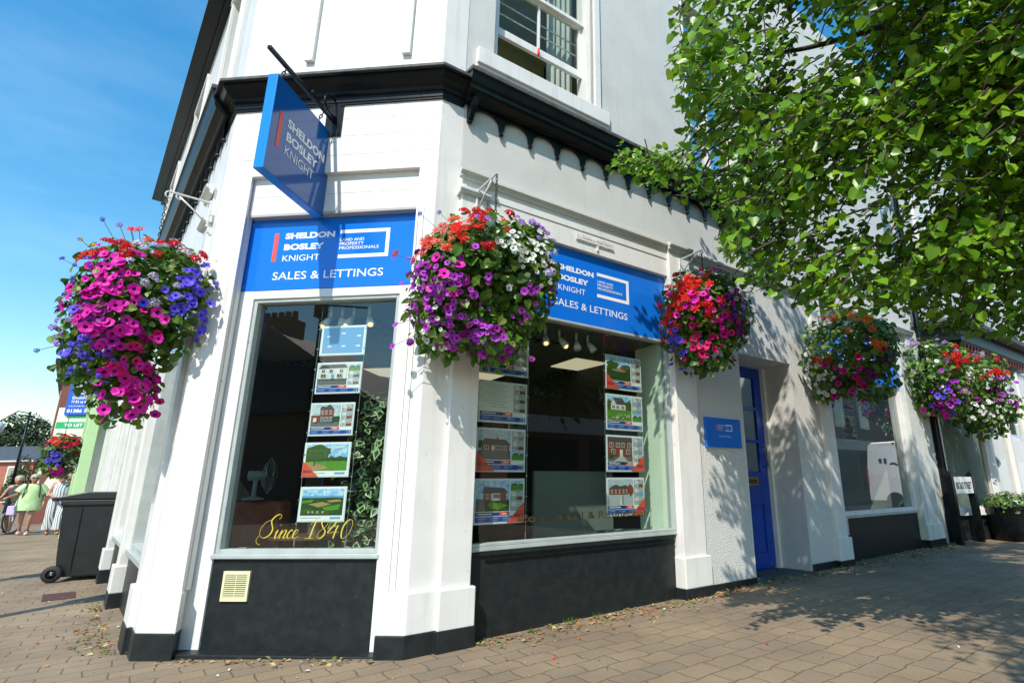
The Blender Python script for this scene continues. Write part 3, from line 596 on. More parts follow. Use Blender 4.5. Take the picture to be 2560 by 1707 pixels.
sign_board('fascia_sign', 'long blue fascia sign with white lettering between two flower baskets over the wide window', RF, -.165, 1.98, 2.49, 3.214, .0, .012, BLUE,
    ((.534, .574, 2.80, 3.056), [('SHELDON', .61, 1.018, 2.985, 3.039, .045), ('BOSLEY', .61, .955, 2.886, 2.94, .045), ('KNIGHT', .61, .918, 2.785, 2.839, .0)],
     (.562, 1.438, 2.632, 2.70), (1.06, 1.466, 2.80, 3.05, .032), [('LAND AND', 1.066, 1.262, 2.95, 2.976), ('PROPERTY', 1.066, 1.262, 2.914, 2.94), ('PROFESSIONALS', 1.066, 1.378, 2.878, 2.904)]))
sign_board('wall_plaque', 'small blue plaque with white lettering on the roughcast wall beside the blue door', RF, 2.42, 2.995, 1.425, 1.735, .055, .03, BLUE,
    ((2.585, 2.597, 1.60, 1.665), [('SHELDON', 2.61, 2.715, 1.648, 1.662, .02), ('BOSLEY', 2.61, 2.70, 1.623, 1.637, .02), ('KNIGHT', 2.61, 2.692, 1.60, 1.613, .0)],
     (2.62, 2.81, 1.535, 1.55), (2.73, 2.845, 1.60, 1.668, .010), [('LAND AND', 2.74, 2.79, 1.648, 1.654), ('PROPERTY', 2.74, 2.79, 1.637, 1.643), ('PROFESSIONALS', 2.74, 2.82, 1.622, 1.628)]))
sb = thing('fascia_sign', 'dark blue fascia sign in tree shade behind the orange flowered basket', 'sign', RF.P(6, 2.5, 0))
mb = MB(); mb.box(RF, 4.98, 7.24, 2.50, 3.16, .012, .03, BLUE); mb.build('sign_panel', sb)
mb = MB(); letters(mb, RF, 'SHELDON BOSLEY KNIGHT', 5.5, 6.9, 2.78, 2.90, .031, SIGNWHITE, .02); letters(mb, RF, 'SALES & LETTINGS', 5.7, 6.6, 2.62, 2.69, .031, SIGNWHITE); mb.build('lettering', sb)
sb = thing('fascia_sign', 'blue fascia sign on the side street face behind the left flower basket', 'sign', LF.P(1.2, 2.45, -.1))
mb = MB(); mb.box(LF, .32, 2.16, 2.47, 3.2, -.12, -.105, BLUE); mb.build('sign_panel', sb)
mb = MB(); letters(mb, LF, 'SALES & LETTINGS', .6, 1.9, 2.6, 2.7, -.104, SIGNWHITE, 0, flip=True); mb.build('lettering', sb)
# hanging sign and its iron bracket
HF = Frame(0, 0, 0, 1); q0 = CF.P(.06, 0, 0); HF.p = q0; HF.d = CF.n.copy(); HF.n = CF.d.copy()
hs = thing('hanging_sign', 'deep blue double sided sign hanging edge on from an iron arm over the corner window', 'sign', HF.P(.43, 3.19, -.035))
mb = MB(); mb.box(HF, .06, .79, 3.185, 3.955, -.075, 0, BLUE_D); mb.build('sign_box', hs, bevel=.004)
mb = MB(); mb.box(HF, .064, .786, 3.19, 3.95, .0, .002, mat('blue_sign_face', (.006, .10, .36), .08, .6)); mb.build('sign_face', hs)
w, r = MB(), MB()
def hl(body, o_near, o_far, z0, z1, bold): letters(w, HF, body, o_near, o_far, z0, z1, .003, SIGNWHITE, bold)
hl('SHELDON', .622, .150, 3.63, 3.705, .04); hl('BOSLEY', .618, .230, 3.52, 3.595, .04); hl('KNIGHT', .614, .262, 3.408, 3.482, 0)
rect(r, HF, .68, .716, 3.41, 3.70, .003, CORAL); w.build('lettering', hs); r.build('red_bar', hs)
hb = thing('sign_bracket', 'black wrought iron sign arm with a scroll, bolted to a plate on the corner wall', 'bracket', CF.P(.03, 4.0, .13))
mb = MB(); mb.box(CF, .02, .165, 3.90, 4.21, .121, .133, BLACK); mb.build('wall_plate', hb)
mb = MB()
for u in (.036, .149):
    for z in (3.92, 4.19): mb.ball(CF.P(u, z, .134), .009, BLACK, 8, 4)
mb.build('bolt', hb)
mb = MB(); mb.box8([HF.P(o_, z_, n_) for z_ in (4.03, 4.058) for o_, n_ in ((.13, .02), (.94, .005), (.94, .033), (.13, .048))], BLACK); mb.build('arm', hb, bevel=.003)
mb = MB(); mb.tube([HF.P(.16 + .11 * math.sin(t) + .01 * t, 4.15 + .085 * math.cos(t) * (1 - t * .02), .034) for t in np.linspace(-.6, 5.2, 26)], .010, BLACK, 6); mb.tube([HF.P(.42 + .02 * math.sin(t), 4.08 + .02 * math.cos(t), .026) for t in np.linspace(0, 6, 12)], .008, BLACK, 6); mb.build('scroll', hb, smooth=True)
mb = MB()
def chain(mb, a, b, m, r=.004, link=.03):
    a, b = Vector(a), Vector(b); n = max(2, int((b - a).length / link)); d = (b - a).normalized(); s = d.orthogonal().normalized(); w2 = d.cross(s)
    for i in range(n):
        c = a.lerp(b, (i + .5) / n); e = s if i % 2 else w2; L = (b - a).length / n * .62
        mb.tube([c + d * (L * math.cos(t)) + e * (L * .5 * math.sin(t)) for t in np.linspace(0, 2 * math.pi, 9)], r, m, 5, False)
for o in (.26, .74): chain(mb, HF.P(o, 4.035, .02), HF.P(o, 3.955, -.02), CHAIN, .005, .026)
mb.build('chain', hb)

# ------------------------------------------------------------------ lettering on the glass
def stroke_text(fr, u0, u1, z0, z1, o, m, strokes, W, wd, shear=.55):
    mb = MB(); k = (u1 - u0) / W
    for st in strokes: ribbon(mb, fr, [(u0 + (x + shear * y * .35) * k, z0 + y * k) for x, y in st], wd, o, m)
    return mb
def arc(cx, cy, rx, ry, a0, a1, n=7): return [(cx + rx * math.cos(math.radians(a0 + (a1 - a0) * i / n)), cy + ry * math.sin(math.radians(a0 + (a1 - a0) * i / n))) for i in range(n + 1)]
since = [
    [(3.0, 3.2), (3.3, 3.7), (2.9, 4.0), (2.2, 3.7), (1.75, 3.0), (2.0, 2.3), (2.35, 1.6), (2.1, .7), (1.2, .2), (.4, .6), (.2, 1.6), (.7, 2.6), (1.6, 3.1)],   # S
    [(.9, -.9), (.2, -.6), (.0, .0), (.25, .5)],
    [(3.0, .9), (3.35, 1.5), (3.15, .5), (3.3, .1), (3.7, .5)], [(3.6, 2.2), (3.65, 2.3), (3.68, 2.25)],                                                          # i
    [(3.7, .5), (4.15, 1.5), (3.95, .1), (4.2, .9), (4.7, 1.5), (4.9, 1.2), (4.7, .3), (4.95, .1), (5.3, .5)],                                                     # n
    [(6.1, 1.2), (5.9, 1.5), (5.45, 1.1), (5.3, .5), (5.6, .1), (6.0, .3), (6.3, .6)],                                                                             # c
    [(6.3, .6), (6.9, 1.0), (6.95, 1.45), (6.55, 1.4), (6.3, .8), (6.4, .2), (6.8, .1), (7.3, .5)],                                                                # e
    [(8.9, 2.3), (9.7, 3.2), (9.5, 1.6), (9.35, .1)], [(8.5, .1), (10.0, .1)],                                                                                     # 1
    [(11.7, 2.9), (11.2, 3.2), (10.8, 2.6), (11.2, 1.9), (11.8, 1.2), (11.6, .4), (11.0, .1), (10.6, .5), (10.9, 1.3), (11.7, 2.0), (11.9, 2.7), (11.6, 3.1)],     # 8
    [(13.6, 3.2), (12.9, 2.0), (12.3, 1.0), (13.1, 1.05), (14.2, 1.1)], [(13.8, 2.2), (13.6, 1.2), (13.5, .1)],                                                    # 4
    [(15.6, 3.1), (15.0, 2.6), (14.7, 1.4), (14.9, .3), (15.4, .1), (16.0, .8), (16.3, 2.0), (16.1, 2.9), (15.6, 3.1)]]                                            # 0
t = thing('window_lettering', 'gold script lettering low on the glass of the narrow corner window', 'lettering', CF.P(.15, .70, -.045))
stroke_text(CF, -.20, .53, .705, .84, -.0485, GOLD, since, 17.2, .0038).build('gold_script', t)
t = thing('window_lettering', 'worn gold serif lettering low on the glass of the wide shop window', 'lettering', RF.P(.9, .78, -.02))
mb = MB(); letters(mb, RF, 'Commercial & Residential', .27, 1.62, .775, .835, -.028, GOLD_D, .012); mb.build('gold_letters', t)

# ------------------------------------------------------------------ property cards hung behind the glass
def scene_art(mb, fr, u0, u1, z0, z1, o, kind):
    st = [0]
    def pg(pts, m):
        st[0] += 1; oo = o + .0004 * st[0]; mb.add([fr.P(u0 + (u1 - u0) * x, z0 + (z1 - z0) * y, oo) for x, y in pts], [tuple(range(len(pts)))], m)
    def R(x0, x1, y0, y1, m): pg([(x0, y0), (x1, y0), (x1, y1), (x0, y1)], m)
    def blob(cx, cy, rx, ry, m, n=14, j=.25):
        pg([(min(1, max(0, cx + rx * math.cos(2 * math.pi * i / n) * (1 + random.uniform(-j, j)))), min(1, max(0, cy + ry * math.sin(2 * math.pi * i / n) * (1 + random.uniform(-j, j))))) for i in range(n)], m)
    def wins(xs, y0, y1, w, fr_m=P_WALLW):
        for x in xs: R(x - w * .62, x + w * .62, y0 - .015, y1 + .015, fr_m); R(x - w * .5, x + w * .5, y0, y1, P_WIN); R(x - .006, x + .006, y0, y1, fr_m)
    if kind == 'white_house':
        R(0, 1, 0, 1, P_SKYD); R(0, 1, 0, .28, P_ROAD); R(.0, 1, .22, .32, P_DGRASS); R(.02, .98, .28, .78, P_WALLW); pg([(.0, .76), (1, .80), (.9, .97), (.12, .95)], P_ROOF)
        wins((.18, .45, .80), .58, .72, .10); wins((.20, .76), .36, .50, .16); R(.48, .55, .28, .5, P_LBLUE)
    elif kind == 'pub':
        R(0, 1, 0, 1, P_SKYD); R(0, 1, 0, .2, P_ROAD); R(.0, .3, .2, .5, P_BRICK); R(.3, .78, .2, .8, P_BRICK); pg([(.28, .78), (.8, .74), (.7, .9), (.6, 1), (.5, .88), (.34, .92)], P_ROOF); R(.78, 1, .2, .45, P_DGRASS)
        wins((.38, .52, .68), .55, .70, .07); R(.3, .78, .2, .44, P_WIN); wins((.4, .55, .7), .22, .40, .09); R(.1, .22, .2, .38, P_WALLW)
    elif kind == 'field':
        R(0, 1, 0, 1, P_SKY); R(0, 1, .0, .42, P_GRASS); R(0, 1, .36, .50, P_DGRASS); pg([(.0, .30), (.2, .32), (.6, .1), (.3, .0), (0, 0)], P_FIELD); blob(.25, .68, .34, .30, P_TREE, 22, .2); blob(.62, .5, .05, .05, P_TREE); blob(.82, .5, .09, .05, P_TREE)
        pg([(.55, .85), (.8, .93), (.95, .86), (.7, .83)], P_WALLW); R(.2, .24, .2, .5, P_ROOF)
    elif kind == 'aerial':
        R(0, 1, 0, 1, P_SKY); R(0, 1, 0, .70, P_DGRASS); R(0, 1, .66, .74, P_LBLUE); pg([(.15, .42), (.5, .50), (.72, .42), (.42, .30)], P_FIELD); pg([(.5, .30), (.95, .42), (.9, .2), (.6, .18)], P_GRASS); pg([(.02, .55), (.3, .6), (.25, .48), (.0, .45)], P_GRASS)
        pg([(.6, .55), (.9, .6), (.98, .52), (.7, .48)], P_FIELD); blob(.15, .15, .16, .10, P_TREE, 18); blob(.5, .1, .25, .08, P_TREE, 20); blob(.75, .65, .2, .03, P_TREE); wins((.2, .3, .42, .55), .10, .14, .03)
    elif kind == 'golf':
        R(0, 1, 0, 1, P_SKY); R(0, 1, 0, .5, P_DGRASS); blob(.25, .62, .25, .18, P_TREE, 20); blob(.8, .58, .25, .12, P_TREE, 20); blob(.5, .42, .3, .05, P_FIELD); R(.62, .8, .5, .6, P_BRICK)
    elif kind == 'cottage':
        R(0, 1, 0, 1, P_SKY); R(0, 1, 0, .45, P_GRASS); blob(.1, .62, .12, .2, P_TREE); blob(.88, .6, .18, .22, P_TREE, 18); R(.15, .75, .42, .66, P_WALLW); pg([(.1, .64), (.8, .64), (.62, .92), (.28, .92)], P_ROOF); pg([(.14, .64), (.36, .64), (.25, .86)], P_WALLW); wins((.25, .42, .62), .48, .58, .09)
        for k in range(26): blob(random.uniform(.05, .95), random.uniform(.03, .22), .025, .03, P_WALLW if k % 3 else P_FIELD, 6)
    elif kind == 'terrace':
        R(0, 1, 0, 1, P_SKYD); R(0, 1, 0, .22, P_ROAD); R(0, .98, .2, .8, P_BRICK); pg([(0, .78), (1, .78), (.98, .98), (0, .98)], P_ROOF); wins((.15, .4, .6, .86), .58, .74, .12); wins((.2, .8), .30, .48, .13); R(.46, .58, .2, .48, P_WALLW); pg([(.2, 0), (.45, .2), (.62, .2), (.8, 0)], P_TEXT); blob(.1, .24, .1, .08, P_TREE)
    elif kind == 'street':
        R(0, 1, 0, 1, P_SKYD); R(0, 1, 0, .42, P_TEXT); R(.05, .8, .4, .66, P_BRICK); pg([(.02, .64), (.85, .64), (.7, .78), (.5, .72), (.3, .8), (.15, .72)], P_ROOF); wins((.15, .3, .45, .6, .72), .46, .58, .05); blob(.88, .6, .12, .22, P_BRICK, 14); pg([(.44, 0), (.47, .38), (.5, .38), (.52, 0)], P_WALLW); R(.55, .57, .05, .4, P_ROOF)
    elif kind == 'bungalow':
        R(0, 1, 0, 1, P_SKYD); R(0, 1, 0, .3, P_ROAD); R(.1, .95, .3, .52, P_BRICK); pg([(.04, .5), (1, .5), (.85, .68), (.2, .7)], P_ROOF); wins((.25, .6, .8), .34, .46, .12); R(.4, .48, .3, .47, P_WALLW); R(.55, .6, .66, .75, P_BRICK); blob(.05, .5, .08, .15, P_TREE)
    elif kind == 'bungalow2':
        R(0, 1, 0, 1, P_SKY); R(0, 1, 0, .36, P_DGRASS); pg([(.0, .0), (.3, 0), (.22, .4), (.0, .4)], P_ROAD); R(.22, .9, .34, .60, P_BRICK); R(.45, .72, .34, .58, P_WALLW); pg([(.18, .58), (.96, .58), (.85, .74), (.24, .8)], P_ROOF); wins((.34, .56, .66), .42, .54, .09); blob(.6, .18, .3, .12, P_GRASS)
    elif kind == 'dark':
        R(0, 1, 0, 1, P_NAVY); R(.0, 1, .4, .75, P_BRICK); wins((.12, .3, .48, .66, .84), .45, .62, .09); R(0, 1, .75, 1, P_SKYD); R(0, 1, 0, .4, P_ROAD)
    elif kind == 'text':
        R(0, 1, 0, 1, PAPER)
        for k in range(9): R(.15 + .1 * (k % 3), .85 - .1 * (k % 2), .9 - k * .095, .925 - k * .095, P_TEXT)
    elif kind == 'room':
        R(0, 1, 0, 1, P_ROOM); R(.1, .45, .45, .9, P_WALLW); R(.5, .95, .05, .4, random.choice((P_ROOF, P_FIELD, P_BRICK, P_LBLUE)))
    elif kind == 'garden':
        R(0, 1, 0, 1, P_SKY); R(0, 1, 0, .55, P_GRASS); blob(.3, .62, .25, .12, P_TREE, 14); blob(.8, .6, .2, .1, P_TREE)
def card(fr, u0, u1, z0, z1, o, kind, label, style='listing', corner=None, thumbs=('room', 'room', 'room')):
    t = thing('property_card', label, 'poster', fr.P((u0 + u1) / 2, z0, o), 'property cards hung in the shop windows')
    w, h = u1 - u0, z1 - z0
    mb = MB(); mb.box(fr, u0 - .006, u1 + .006, z0 - .006, z1 + .006, o - .004, o - .002, ACRYL); mb.box(fr, u0, u1, z0, z1, o - .002, o, PAPER); mb.build('card_sheet', t)
    X = lambda a: u0 + w * a
    Z = lambda a: z0 + h * a
    e = .0008
    if style == 'listing':
        mb = MB(); scene_art(mb, fr, X(.02), X(.69), Z(.27), Z(.975), o + e, kind); mb.build('photo', t)
        for k, kd in enumerate(thumbs): mb = MB(); scene_art(mb, fr, X(.715), X(.98), Z(.735 - k * .235), Z(.975 - k * .235 - .012), o + e, kd); mb.build('thumbnail', t)
        mb = MB(); mb.box(fr, X(.02), X(.5), Z(.165), Z(.25), o, o + e, P_NAVY); mb.box(fr, X(.02), X(.98), Z(.03), Z(.15), o, o + e, P_BLUE)
        for k in range(3): mb.box(fr, X(.05 + .26 * k), X(.22 + .26 * k), Z(.10), Z(.12), o + e, o + 2 * e, P_LBLUE); mb.box(fr, X(.05 + .26 * k), X(.2 + .26 * k), Z(.06), Z(.075), o + e, o + 2 * e, P_LBLUE)
        mb.box(fr, X(.05), X(.35), Z(.20), Z(.222), o + e, o + 2 * e, PAPER); mb.build('caption_band', t)
        mb = MB(); mb.box(fr, X(.5), X(.70), Z(.165), Z(.25), o, o + e, P_RED); mb.box(fr, X(.55), X(.65), Z(.20), Z(.222), o + e, o + 2 * e, PAPER); mb.build('price_tag', t)
        mb = MB(); mb.box(fr, X(.86), X(.955), Z(.05), Z(.06), o + e, o + 2 * e, PAPER); mb.box(fr, X(.86), X(.955), Z(.12), Z(.13), o + e, o + 2 * e, PAPER); mb.box(fr, X(.945), X(.955), Z(.06), Z(.12), o + e, o + 2 * e, PAPER); mb.build('logo_mark', t)
    elif style == 'full':
        mb = MB(); scene_art(mb, fr, X(.04), X(.96), Z(.17), Z(.96), o + e, kind); mb.build('photo', t)
        mb = MB(); mb.box(fr, X(.06), X(.5), Z(.08), Z(.11), o, o + e, P_TEXT); mb.box(fr, X(.7), X(.93), Z(.06), Z(.12), o, o + e, P_LBLUE); mb.build('caption_band', t)
    elif style == 'info':
        mb = MB(); mb.box(fr, X(.04), X(.96), Z(.05), Z(.95), o, o + e, P_LBLUE); mb.build('blue_panel', t)
        mb = MB()
        for k, (a, b) in enumerate(((.07, .7), (.4, .8), (.75, .7), (.1, .35), (.42, .35), (.75, .35))): mb.box(fr, X(a + .06), X(a + .15), Z(b - .08), Z(b - .03), o + e, o + 2 * e, PAPER)
        mb.build('printed_text', t)
    if corner:
        mb = MB(); a, b = (X(.0), X(.36)) if corner == 'l' else (X(1.0), X(.64))
        mb.add([fr.P(a, Z(0), o + .006), fr.P(b, Z(0), o + .006), fr.P(a, Z(.46), o + .006)], [(0, 1, 2)], P_RED); mb.build('corner_flash', t)
        mb = MB(); letters(mb, fr, 'SOLD', *( (X(.02), X(.21)) if corner == 'l' else (X(.80), X(.98))), Z(.12), Z(.19), o + .007, P_NAVY, .02); mb.build('lettering', t)
    return t
co = -.12
card(CF, .062, .425, 2.076, 2.31, co, '', 'pale blue information card, topmost in the narrow corner window', 'info')
card(CF, .062, .419, 1.770, 2.008, co, 'white_house', 'card with a photo of a long white house, second from top in the narrow window', thumbs=('garden', 'room', 'room'))
card(CF, .050, .394, 1.446, 1.688, co, 'pub', 'card with a photo of a dark red brick corner pub', thumbs=('room', 'room', 'room'))
card(CF, .040, .396, 1.140, 1.386, co, 'field', 'card with a field and big tree and a red SOLD corner', 'full', 'l')
card(CF, .048, .398, .822, 1.060, co, 'aerial', 'card with an aerial view of fields, lowest in the narrow window', 'full')
card(RF, -.055, .384, 1.960, 2.286, co, 'dark', 'card of a brick terrace half hidden behind the purple petunia basket')
card(RF, -.062, .376, 1.560, 1.892, co, 'text', 'card of mostly grey text, second down on the left of the wide window')
card(RF, -.065, .370, 1.170, 1.505, co, 'bungalow', 'card with a brick bungalow under grey sky and a red lower left corner', corner='l', thumbs=('room', 'room', 'garden'))
card(RF, -.066, .370, .775, 1.108, co, 'bungalow2', 'card with a bungalow on a lawn, lowest on the left of the wide window', corner='r', thumbs=('garden', 'room', 'room'))
card(RF, 1.258, 1.712, 1.957, 2.287, co, 'golf', 'card of a green golf course, topmost on the right of the wide window', corner='l')
card(RF, 1.254, 1.712, 1.565, 1.899, co, 'cottage', 'card with a white cottage in a flower garden', thumbs=('room', 'room', 'garden'))
card(RF, 1.250, 1.710, 1.178, 1.506, co, 'terrace', 'card with red brick terraced houses and a red lower right corner', corner='r')
card(RF, 1.245, 1.702, .785, 1.114, co, 'street', 'card with a red brick street and grey road, lowest on the right', corner='r')
card(RF, 5.75, 6.12, 1.65, 2.0, -.2, 'pub', 'dark property card in the shaded window past the blue door'); card(RF, 5.75, 6.12, 2.1, 2.4, -.2, 'street', 'upper property card in the shaded window past the blue door')
def cables(fr, us, z0, z1, o, label):
    t = thing('display_cable', label, 'cable', fr.P(us[0], z0, o), 'steel cables that carry the property cards')
    for u in us:
        mb = MB(); mb.tube([fr.P(u, z0, o), fr.P(u, z1, o)], .0016, STEEL, 5); mb.tube([fr.P(u, z0, o), fr.P(u, z0 + .05, o)], .005, STEEL, 6); mb.build('wire', t)
        mb = MB()
        for z in np.arange(z0 + .16, z1 - .1, .165): mb.box(fr, u - .007, u + .007, z, z + .012, o - .004, o + .006, STEEL)
        mb.build('clip', t)
cables(CF, (.040, .428), .64, 2.50, -.125, 'pair of thin steel cables holding the cards in the narrow window')
cables(RF, (-.08, .394), .64, 2.48, -.125, 'pair of thin steel cables at the left of the wide window')
cables(RF, (1.236, 1.724), .64, 2.48, -.125, 'pair of thin steel cables at the right of the wide window')

# ------------------------------------------------------------------ things inside the narrow window
FANF = CF.sub(-.80, -.78, 25)
fan = thing('desk_fan', 'grey desk fan with a round cage standing on the brown leather chair back', 'fan', FANF.P(0, .965, 0))
FM = mat('fan_grey_plastic', (.36, .40, .39), .35); CAGE = mat('fan_cage_wire', (.28, .32, .32), .3, metal=.6)
mb = MB(); mb.lathe(FANF.P(0, .965, 0), [(0, 0), (.085, 0), (.085, .012), (.03, .025), (.018, .03), (.016, .15), (.02, .19), (0, .19)], FM, 20); mb.build('stand', fan, smooth=True)
def ax_of(fr, tilt=0):
    f = (fr.n * math.cos(tilt) + Vector((0, 0, math.sin(tilt)))); return fr.d.copy(), Vector((0, 0, 1)).cross(fr.d) * 0 + fr.d.cross(f), f
axF = (FANF.d, Vector((0, 0, 1)), FANF.n); side = FANF.d
mb = MB(); c = FANF.P(-.02, 1.17, 0); mb.lathe(c, [(0, -.10), (.03, -.10), (.042, -.05), (.042, .04), (0, .05)], FM, 16, (FANF.n, Vector((0, 0, 1)), -FANF.d)); mb.build('motor', fan, smooth=True)
mb = MB(); cc = FANF.P(.10, 1.17, 0); a0, a1, a2 = FANF.n, Vector((0, 0, 1)), FANF.d
for k in range(36):
    a = 2 * math.pi * k / 36; e = a0 * math.cos(a) + a1 * math.sin(a)
    mb.tube([cc + e * .02 + a2 * .05, cc + e * .09 + a2 * .045, cc + e * .155 + a2 * .0, cc + e * .09 - a2 * .04, cc + e * .03 - a2 * .05], .0017, CAGE, 4, False)
for r_, s_ in ((.157, 0), (.09, .045), (.09, -.04)): mb.tube([cc + (a0 * math.cos(t) + a1 * math.sin(t)) * r_ + a2 * s_ for t in np.linspace(0, 2 * math.pi, 33)], .003, CAGE, 5, False)
mb.build('cage', fan)
mb = MB(); BL = glass_mat('fan_blade_clear', (.5, .58, .56), 1.5)
for k in range(4):
    a = 2 * math.pi * k / 4; e = a0 * math.cos(a) + a1 * math.sin(a); f = -a0 * math.sin(a) + a1 * math.cos(a)
    mb.add([cc + e * .025 - f * .02, cc + e * .10 - f * .055 + a2 * .012, cc + e * .138 + f * .01 + a2 * .012, cc + e * .11 + f * .055 - a2 * .012, cc + e * .03 + f * .02 - a2 * .01], [(0, 1, 2, 3, 4)], mat('fan_blade', (.22, .26, .25), .3))
mb.build('blades', fan)
ch = thing('leather_chair', 'brown leather armchair with its back to the narrow window', 'chair', CF.P(-.78, .1, -.9))
mb = MB(); mb.box(CF, -1.12, -.55, .12, .955, -.98, -.80, LEATHER); mb.build('chair_back', ch, bevel=.04)
mb = MB(); mb.box(CF, -1.14, -.53, .12, .45, -1.55, -.99, LEATHER); mb.build('seat', ch, bevel=.03)
for s in (-1.22, -.53): mb = MB(); mb.box(CF, s, s + .08, .12, .62, -1.5, -.99, LEATHER); mb.build('armrest', ch, bevel=.025)
st = thing('side_table', 'small dark wooden table behind the gold script lettering', 'table', CF.P(-.1, .1, -.6))
WD = mat('dark_table_wood', (.13, .07, .03), .4, n_amt=.4, n_scale=20)
mb = MB(); mb.box(CF, -.35, .2, .66, .69, -.85, -.40, WD); mb.build('table_top', st, bevel=.004)
for u in (-.32, .15):
    for o in (-.8, -.44): mb = MB(); mb.box(CF, u, u + .035, .10, .66, o - .035, o, WD); mb.build('leg', st)
pt = thing('potted_plant', 'small plant in a grey metal pot on the dark side table', 'plant', CF.P(-.06, .69, -.6))
mb = MB(); mb.lathe(CF.P(-.10, .69, -.6), [(.045, 0), (.06, .13), (.062, .13), (.05, .10), (0, .10)], STEEL, 16); mb.build('pot', pt, smooth=True)

# ------------------------------------------------------------------ leaves, shared builder
def leaf_arrays(P, N, size, shape, roll=None, fold=.18):
    """P (n,3) positions, N (n,3) face normals, size (n,); shape = list of 2D outline points round a midrib; returns verts, faces"""
    n = len(P); N = N / (np.linalg.norm(N, axis=1, keepdims=True) + 1e-9)
    a = rng.normal(size=(n, 3)); T = roll if roll is not None else a
    T = T - N * (T * N).sum(1, keepdims=True); T /= (np.linalg.norm(T, axis=1, keepdims=True) + 1e-9); Bn = np.cross(N, T)
    k = len(shape); V = np.zeros((n, k, 3))
    for i, (x, y, z) in enumerate(shape):
        V[:, i] = P + (Bn * x + T * y + N * z) * size[:, None]
    return V.reshape(-1, 3), k
LEAF_LIME = [(0, 0, 0), (.34, -.06, .05), (.52, .28, .10), (.36, .66, .05), (0, 1.05, -.10), (-.36, .66, .05), (-.52, .28, .10), (-.34, -.06, .05), (0, .42, -.04)]
F_LIME = [(0, 1, 8), (1, 2, 8), (2, 3, 8), (3, 4, 8), (4, 5, 8), (5, 6, 8), (6, 7, 8), (7, 0, 8)]
LEAF_SMALL = [(0, 0, 0), (.34, .4, .10), (0, 1, -.08), (-.34, .4, .10)]
F_SMALL = [(0, 1, 2), (0, 2, 3)]
def leaf_object(name, P, N, size, mats, parent, shape=LEAF_SMALL, faces=F_SMALL, roll=None, smooth=False):
    base = np.array(parent['_base']); V, k = leaf_arrays(P, N, size, shape, roll); V = V - base; n = len(P); nf = len(faces)
    idx = (np.array(faces)[None] + (np.arange(n) * k)[:, None, None]).reshape(-1, 3)
    me = bpy.data.meshes.new(name); me.from_pydata(V.tolist(), [], idx.tolist())
    for m in mats: me.materials.append(m)
    mi = np.repeat(rng.integers(0, len(mats), n), nf); me.polygons.foreach_set('material_index', mi.astype(np.int32))
    if smooth: me.polygons.foreach_set('use_smooth', [True] * len(idx))
    me.update(); o = bpy.data.objects.new(name, me); COL.objects.link(o); o.parent = parent; o['_base'] = list(parent['_base']); return o
LG = [mat('leaf_green_%s' % n, c, .45, .5, sub=.35) for n, c in (('mid', (.085, .20, .022)), ('fresh', (.13, .27, .028)), ('deep', (.045, .12, .016)), ('yellowish', (.18, .26, .035)))]
VAR = [mat('ivy_dark_leaf', (.018, .06, .016), .35, .5, sub=.15), mat('ivy_pale_margin', (.40, .52, .25), .4, .5, sub=.2), mat('ivy_mid_leaf', (.03, .10, .025), .35, .5, sub=.15)]
# big variegated plant at the right of the narrow window
vp = thing('variegated_plant', 'tall bushy plant with white edged leaves inside the narrow window', 'plant', CF.P(.48, .1, -.42))
mb = MB(); mb.lathe(CF.P(.48, .10, -.42), [(.12, 0), (.17, .30), (.175, .30), (.15, .27), (0, .27)], mat('plant_pot', (.12, .10, .08), .6), 20); mb.build('pot', vp, smooth=True)
n = 950; uu = .47 + rng.normal(size=n) * .15; zz = rng.uniform(.42, 1.78, n); keep = np.abs(uu - .47) < .38 * (1.05 - .62 * (zz - .5)); uu, zz = uu[keep], zz[keep]; oo = -.40 + rng.normal(size=len(uu)) * .10; oo = np.clip(oo, -.75, -.16)
Pn = np.array([CF.P(a, b, c) for a, b, c in zip(uu, zz, oo)]); Nn = np.array([CF.n * 1.0 + Vector((0, 0, .7))] * len(Pn)) + rng.normal(size=(len(Pn), 3)) * .85
LEAF_VAR = [(0, 0, 0), (.40, .38, .06), (0, 1.1, -.1), (-.40, .38, .06), (0, .12, .01), (.24, .42, .02), (0, .86, -.05), (-.24, .42, .02)]
V, k = leaf_arrays(Pn, Nn, rng.uniform(.055, .095, len(Pn)), LEAF_VAR, roll=np.tile([0, 0, -1.], (len(Pn), 1)) + rng.normal(size=(len(Pn), 3)) * .9)
V -= np.array(vp['_base']); F0 = [(4, 5, 6), (4, 6, 7)]; F1 = [(0, 1, 5), (0, 5, 4), (1, 2, 6), (1, 6, 5), (2, 3, 7), (2, 7, 6), (3, 0, 4), (3, 4, 7)]
me = bpy.data.meshes.new('foliage'); fs = []; mi = []
for i in range(len(Pn)):
    pale = random.random() < .5
    for f in F0: fs.append([i * k + j for j in f]); mi.append(0 if i % 3 else 2)
    for f in F1: fs.append([i * k + j for j in f]); mi.append(1 if pale else 0)
me.from_pydata(V.tolist(), [], fs)
for m in VAR: me.materials.append(m)
me.polygons.foreach_set('material_index', mi); o = bpy.data.objects.new('foliage', me); COL.objects.link(o); o.parent = vp
mb = MB()
for k in range(7): mb.tube([CF.P(.48, .35, -.42), CF.P(.46 + random.uniform(-.1, .1), .9, -.42), CF.P(.46 + random.uniform(-.2, .2), 1.5, -.40)], [.010, .007, .003], mat('plant_stem', (.10, .08, .04), .7), 5)
mb.build('stem', vp)
n = 60; Pn = np.array([CF.P(-.10 + random.gauss(0, .06), .82 + abs(random.gauss(0, .10)), -.6 + random.gauss(0, .05)) for _ in range(n)])
leaf_object('foliage', Pn, rng.normal(size=(n, 3)) + np.array([0, -1, 1.]), rng.uniform(.05, .09, n), VAR[:1] + VAR[2:], pt)
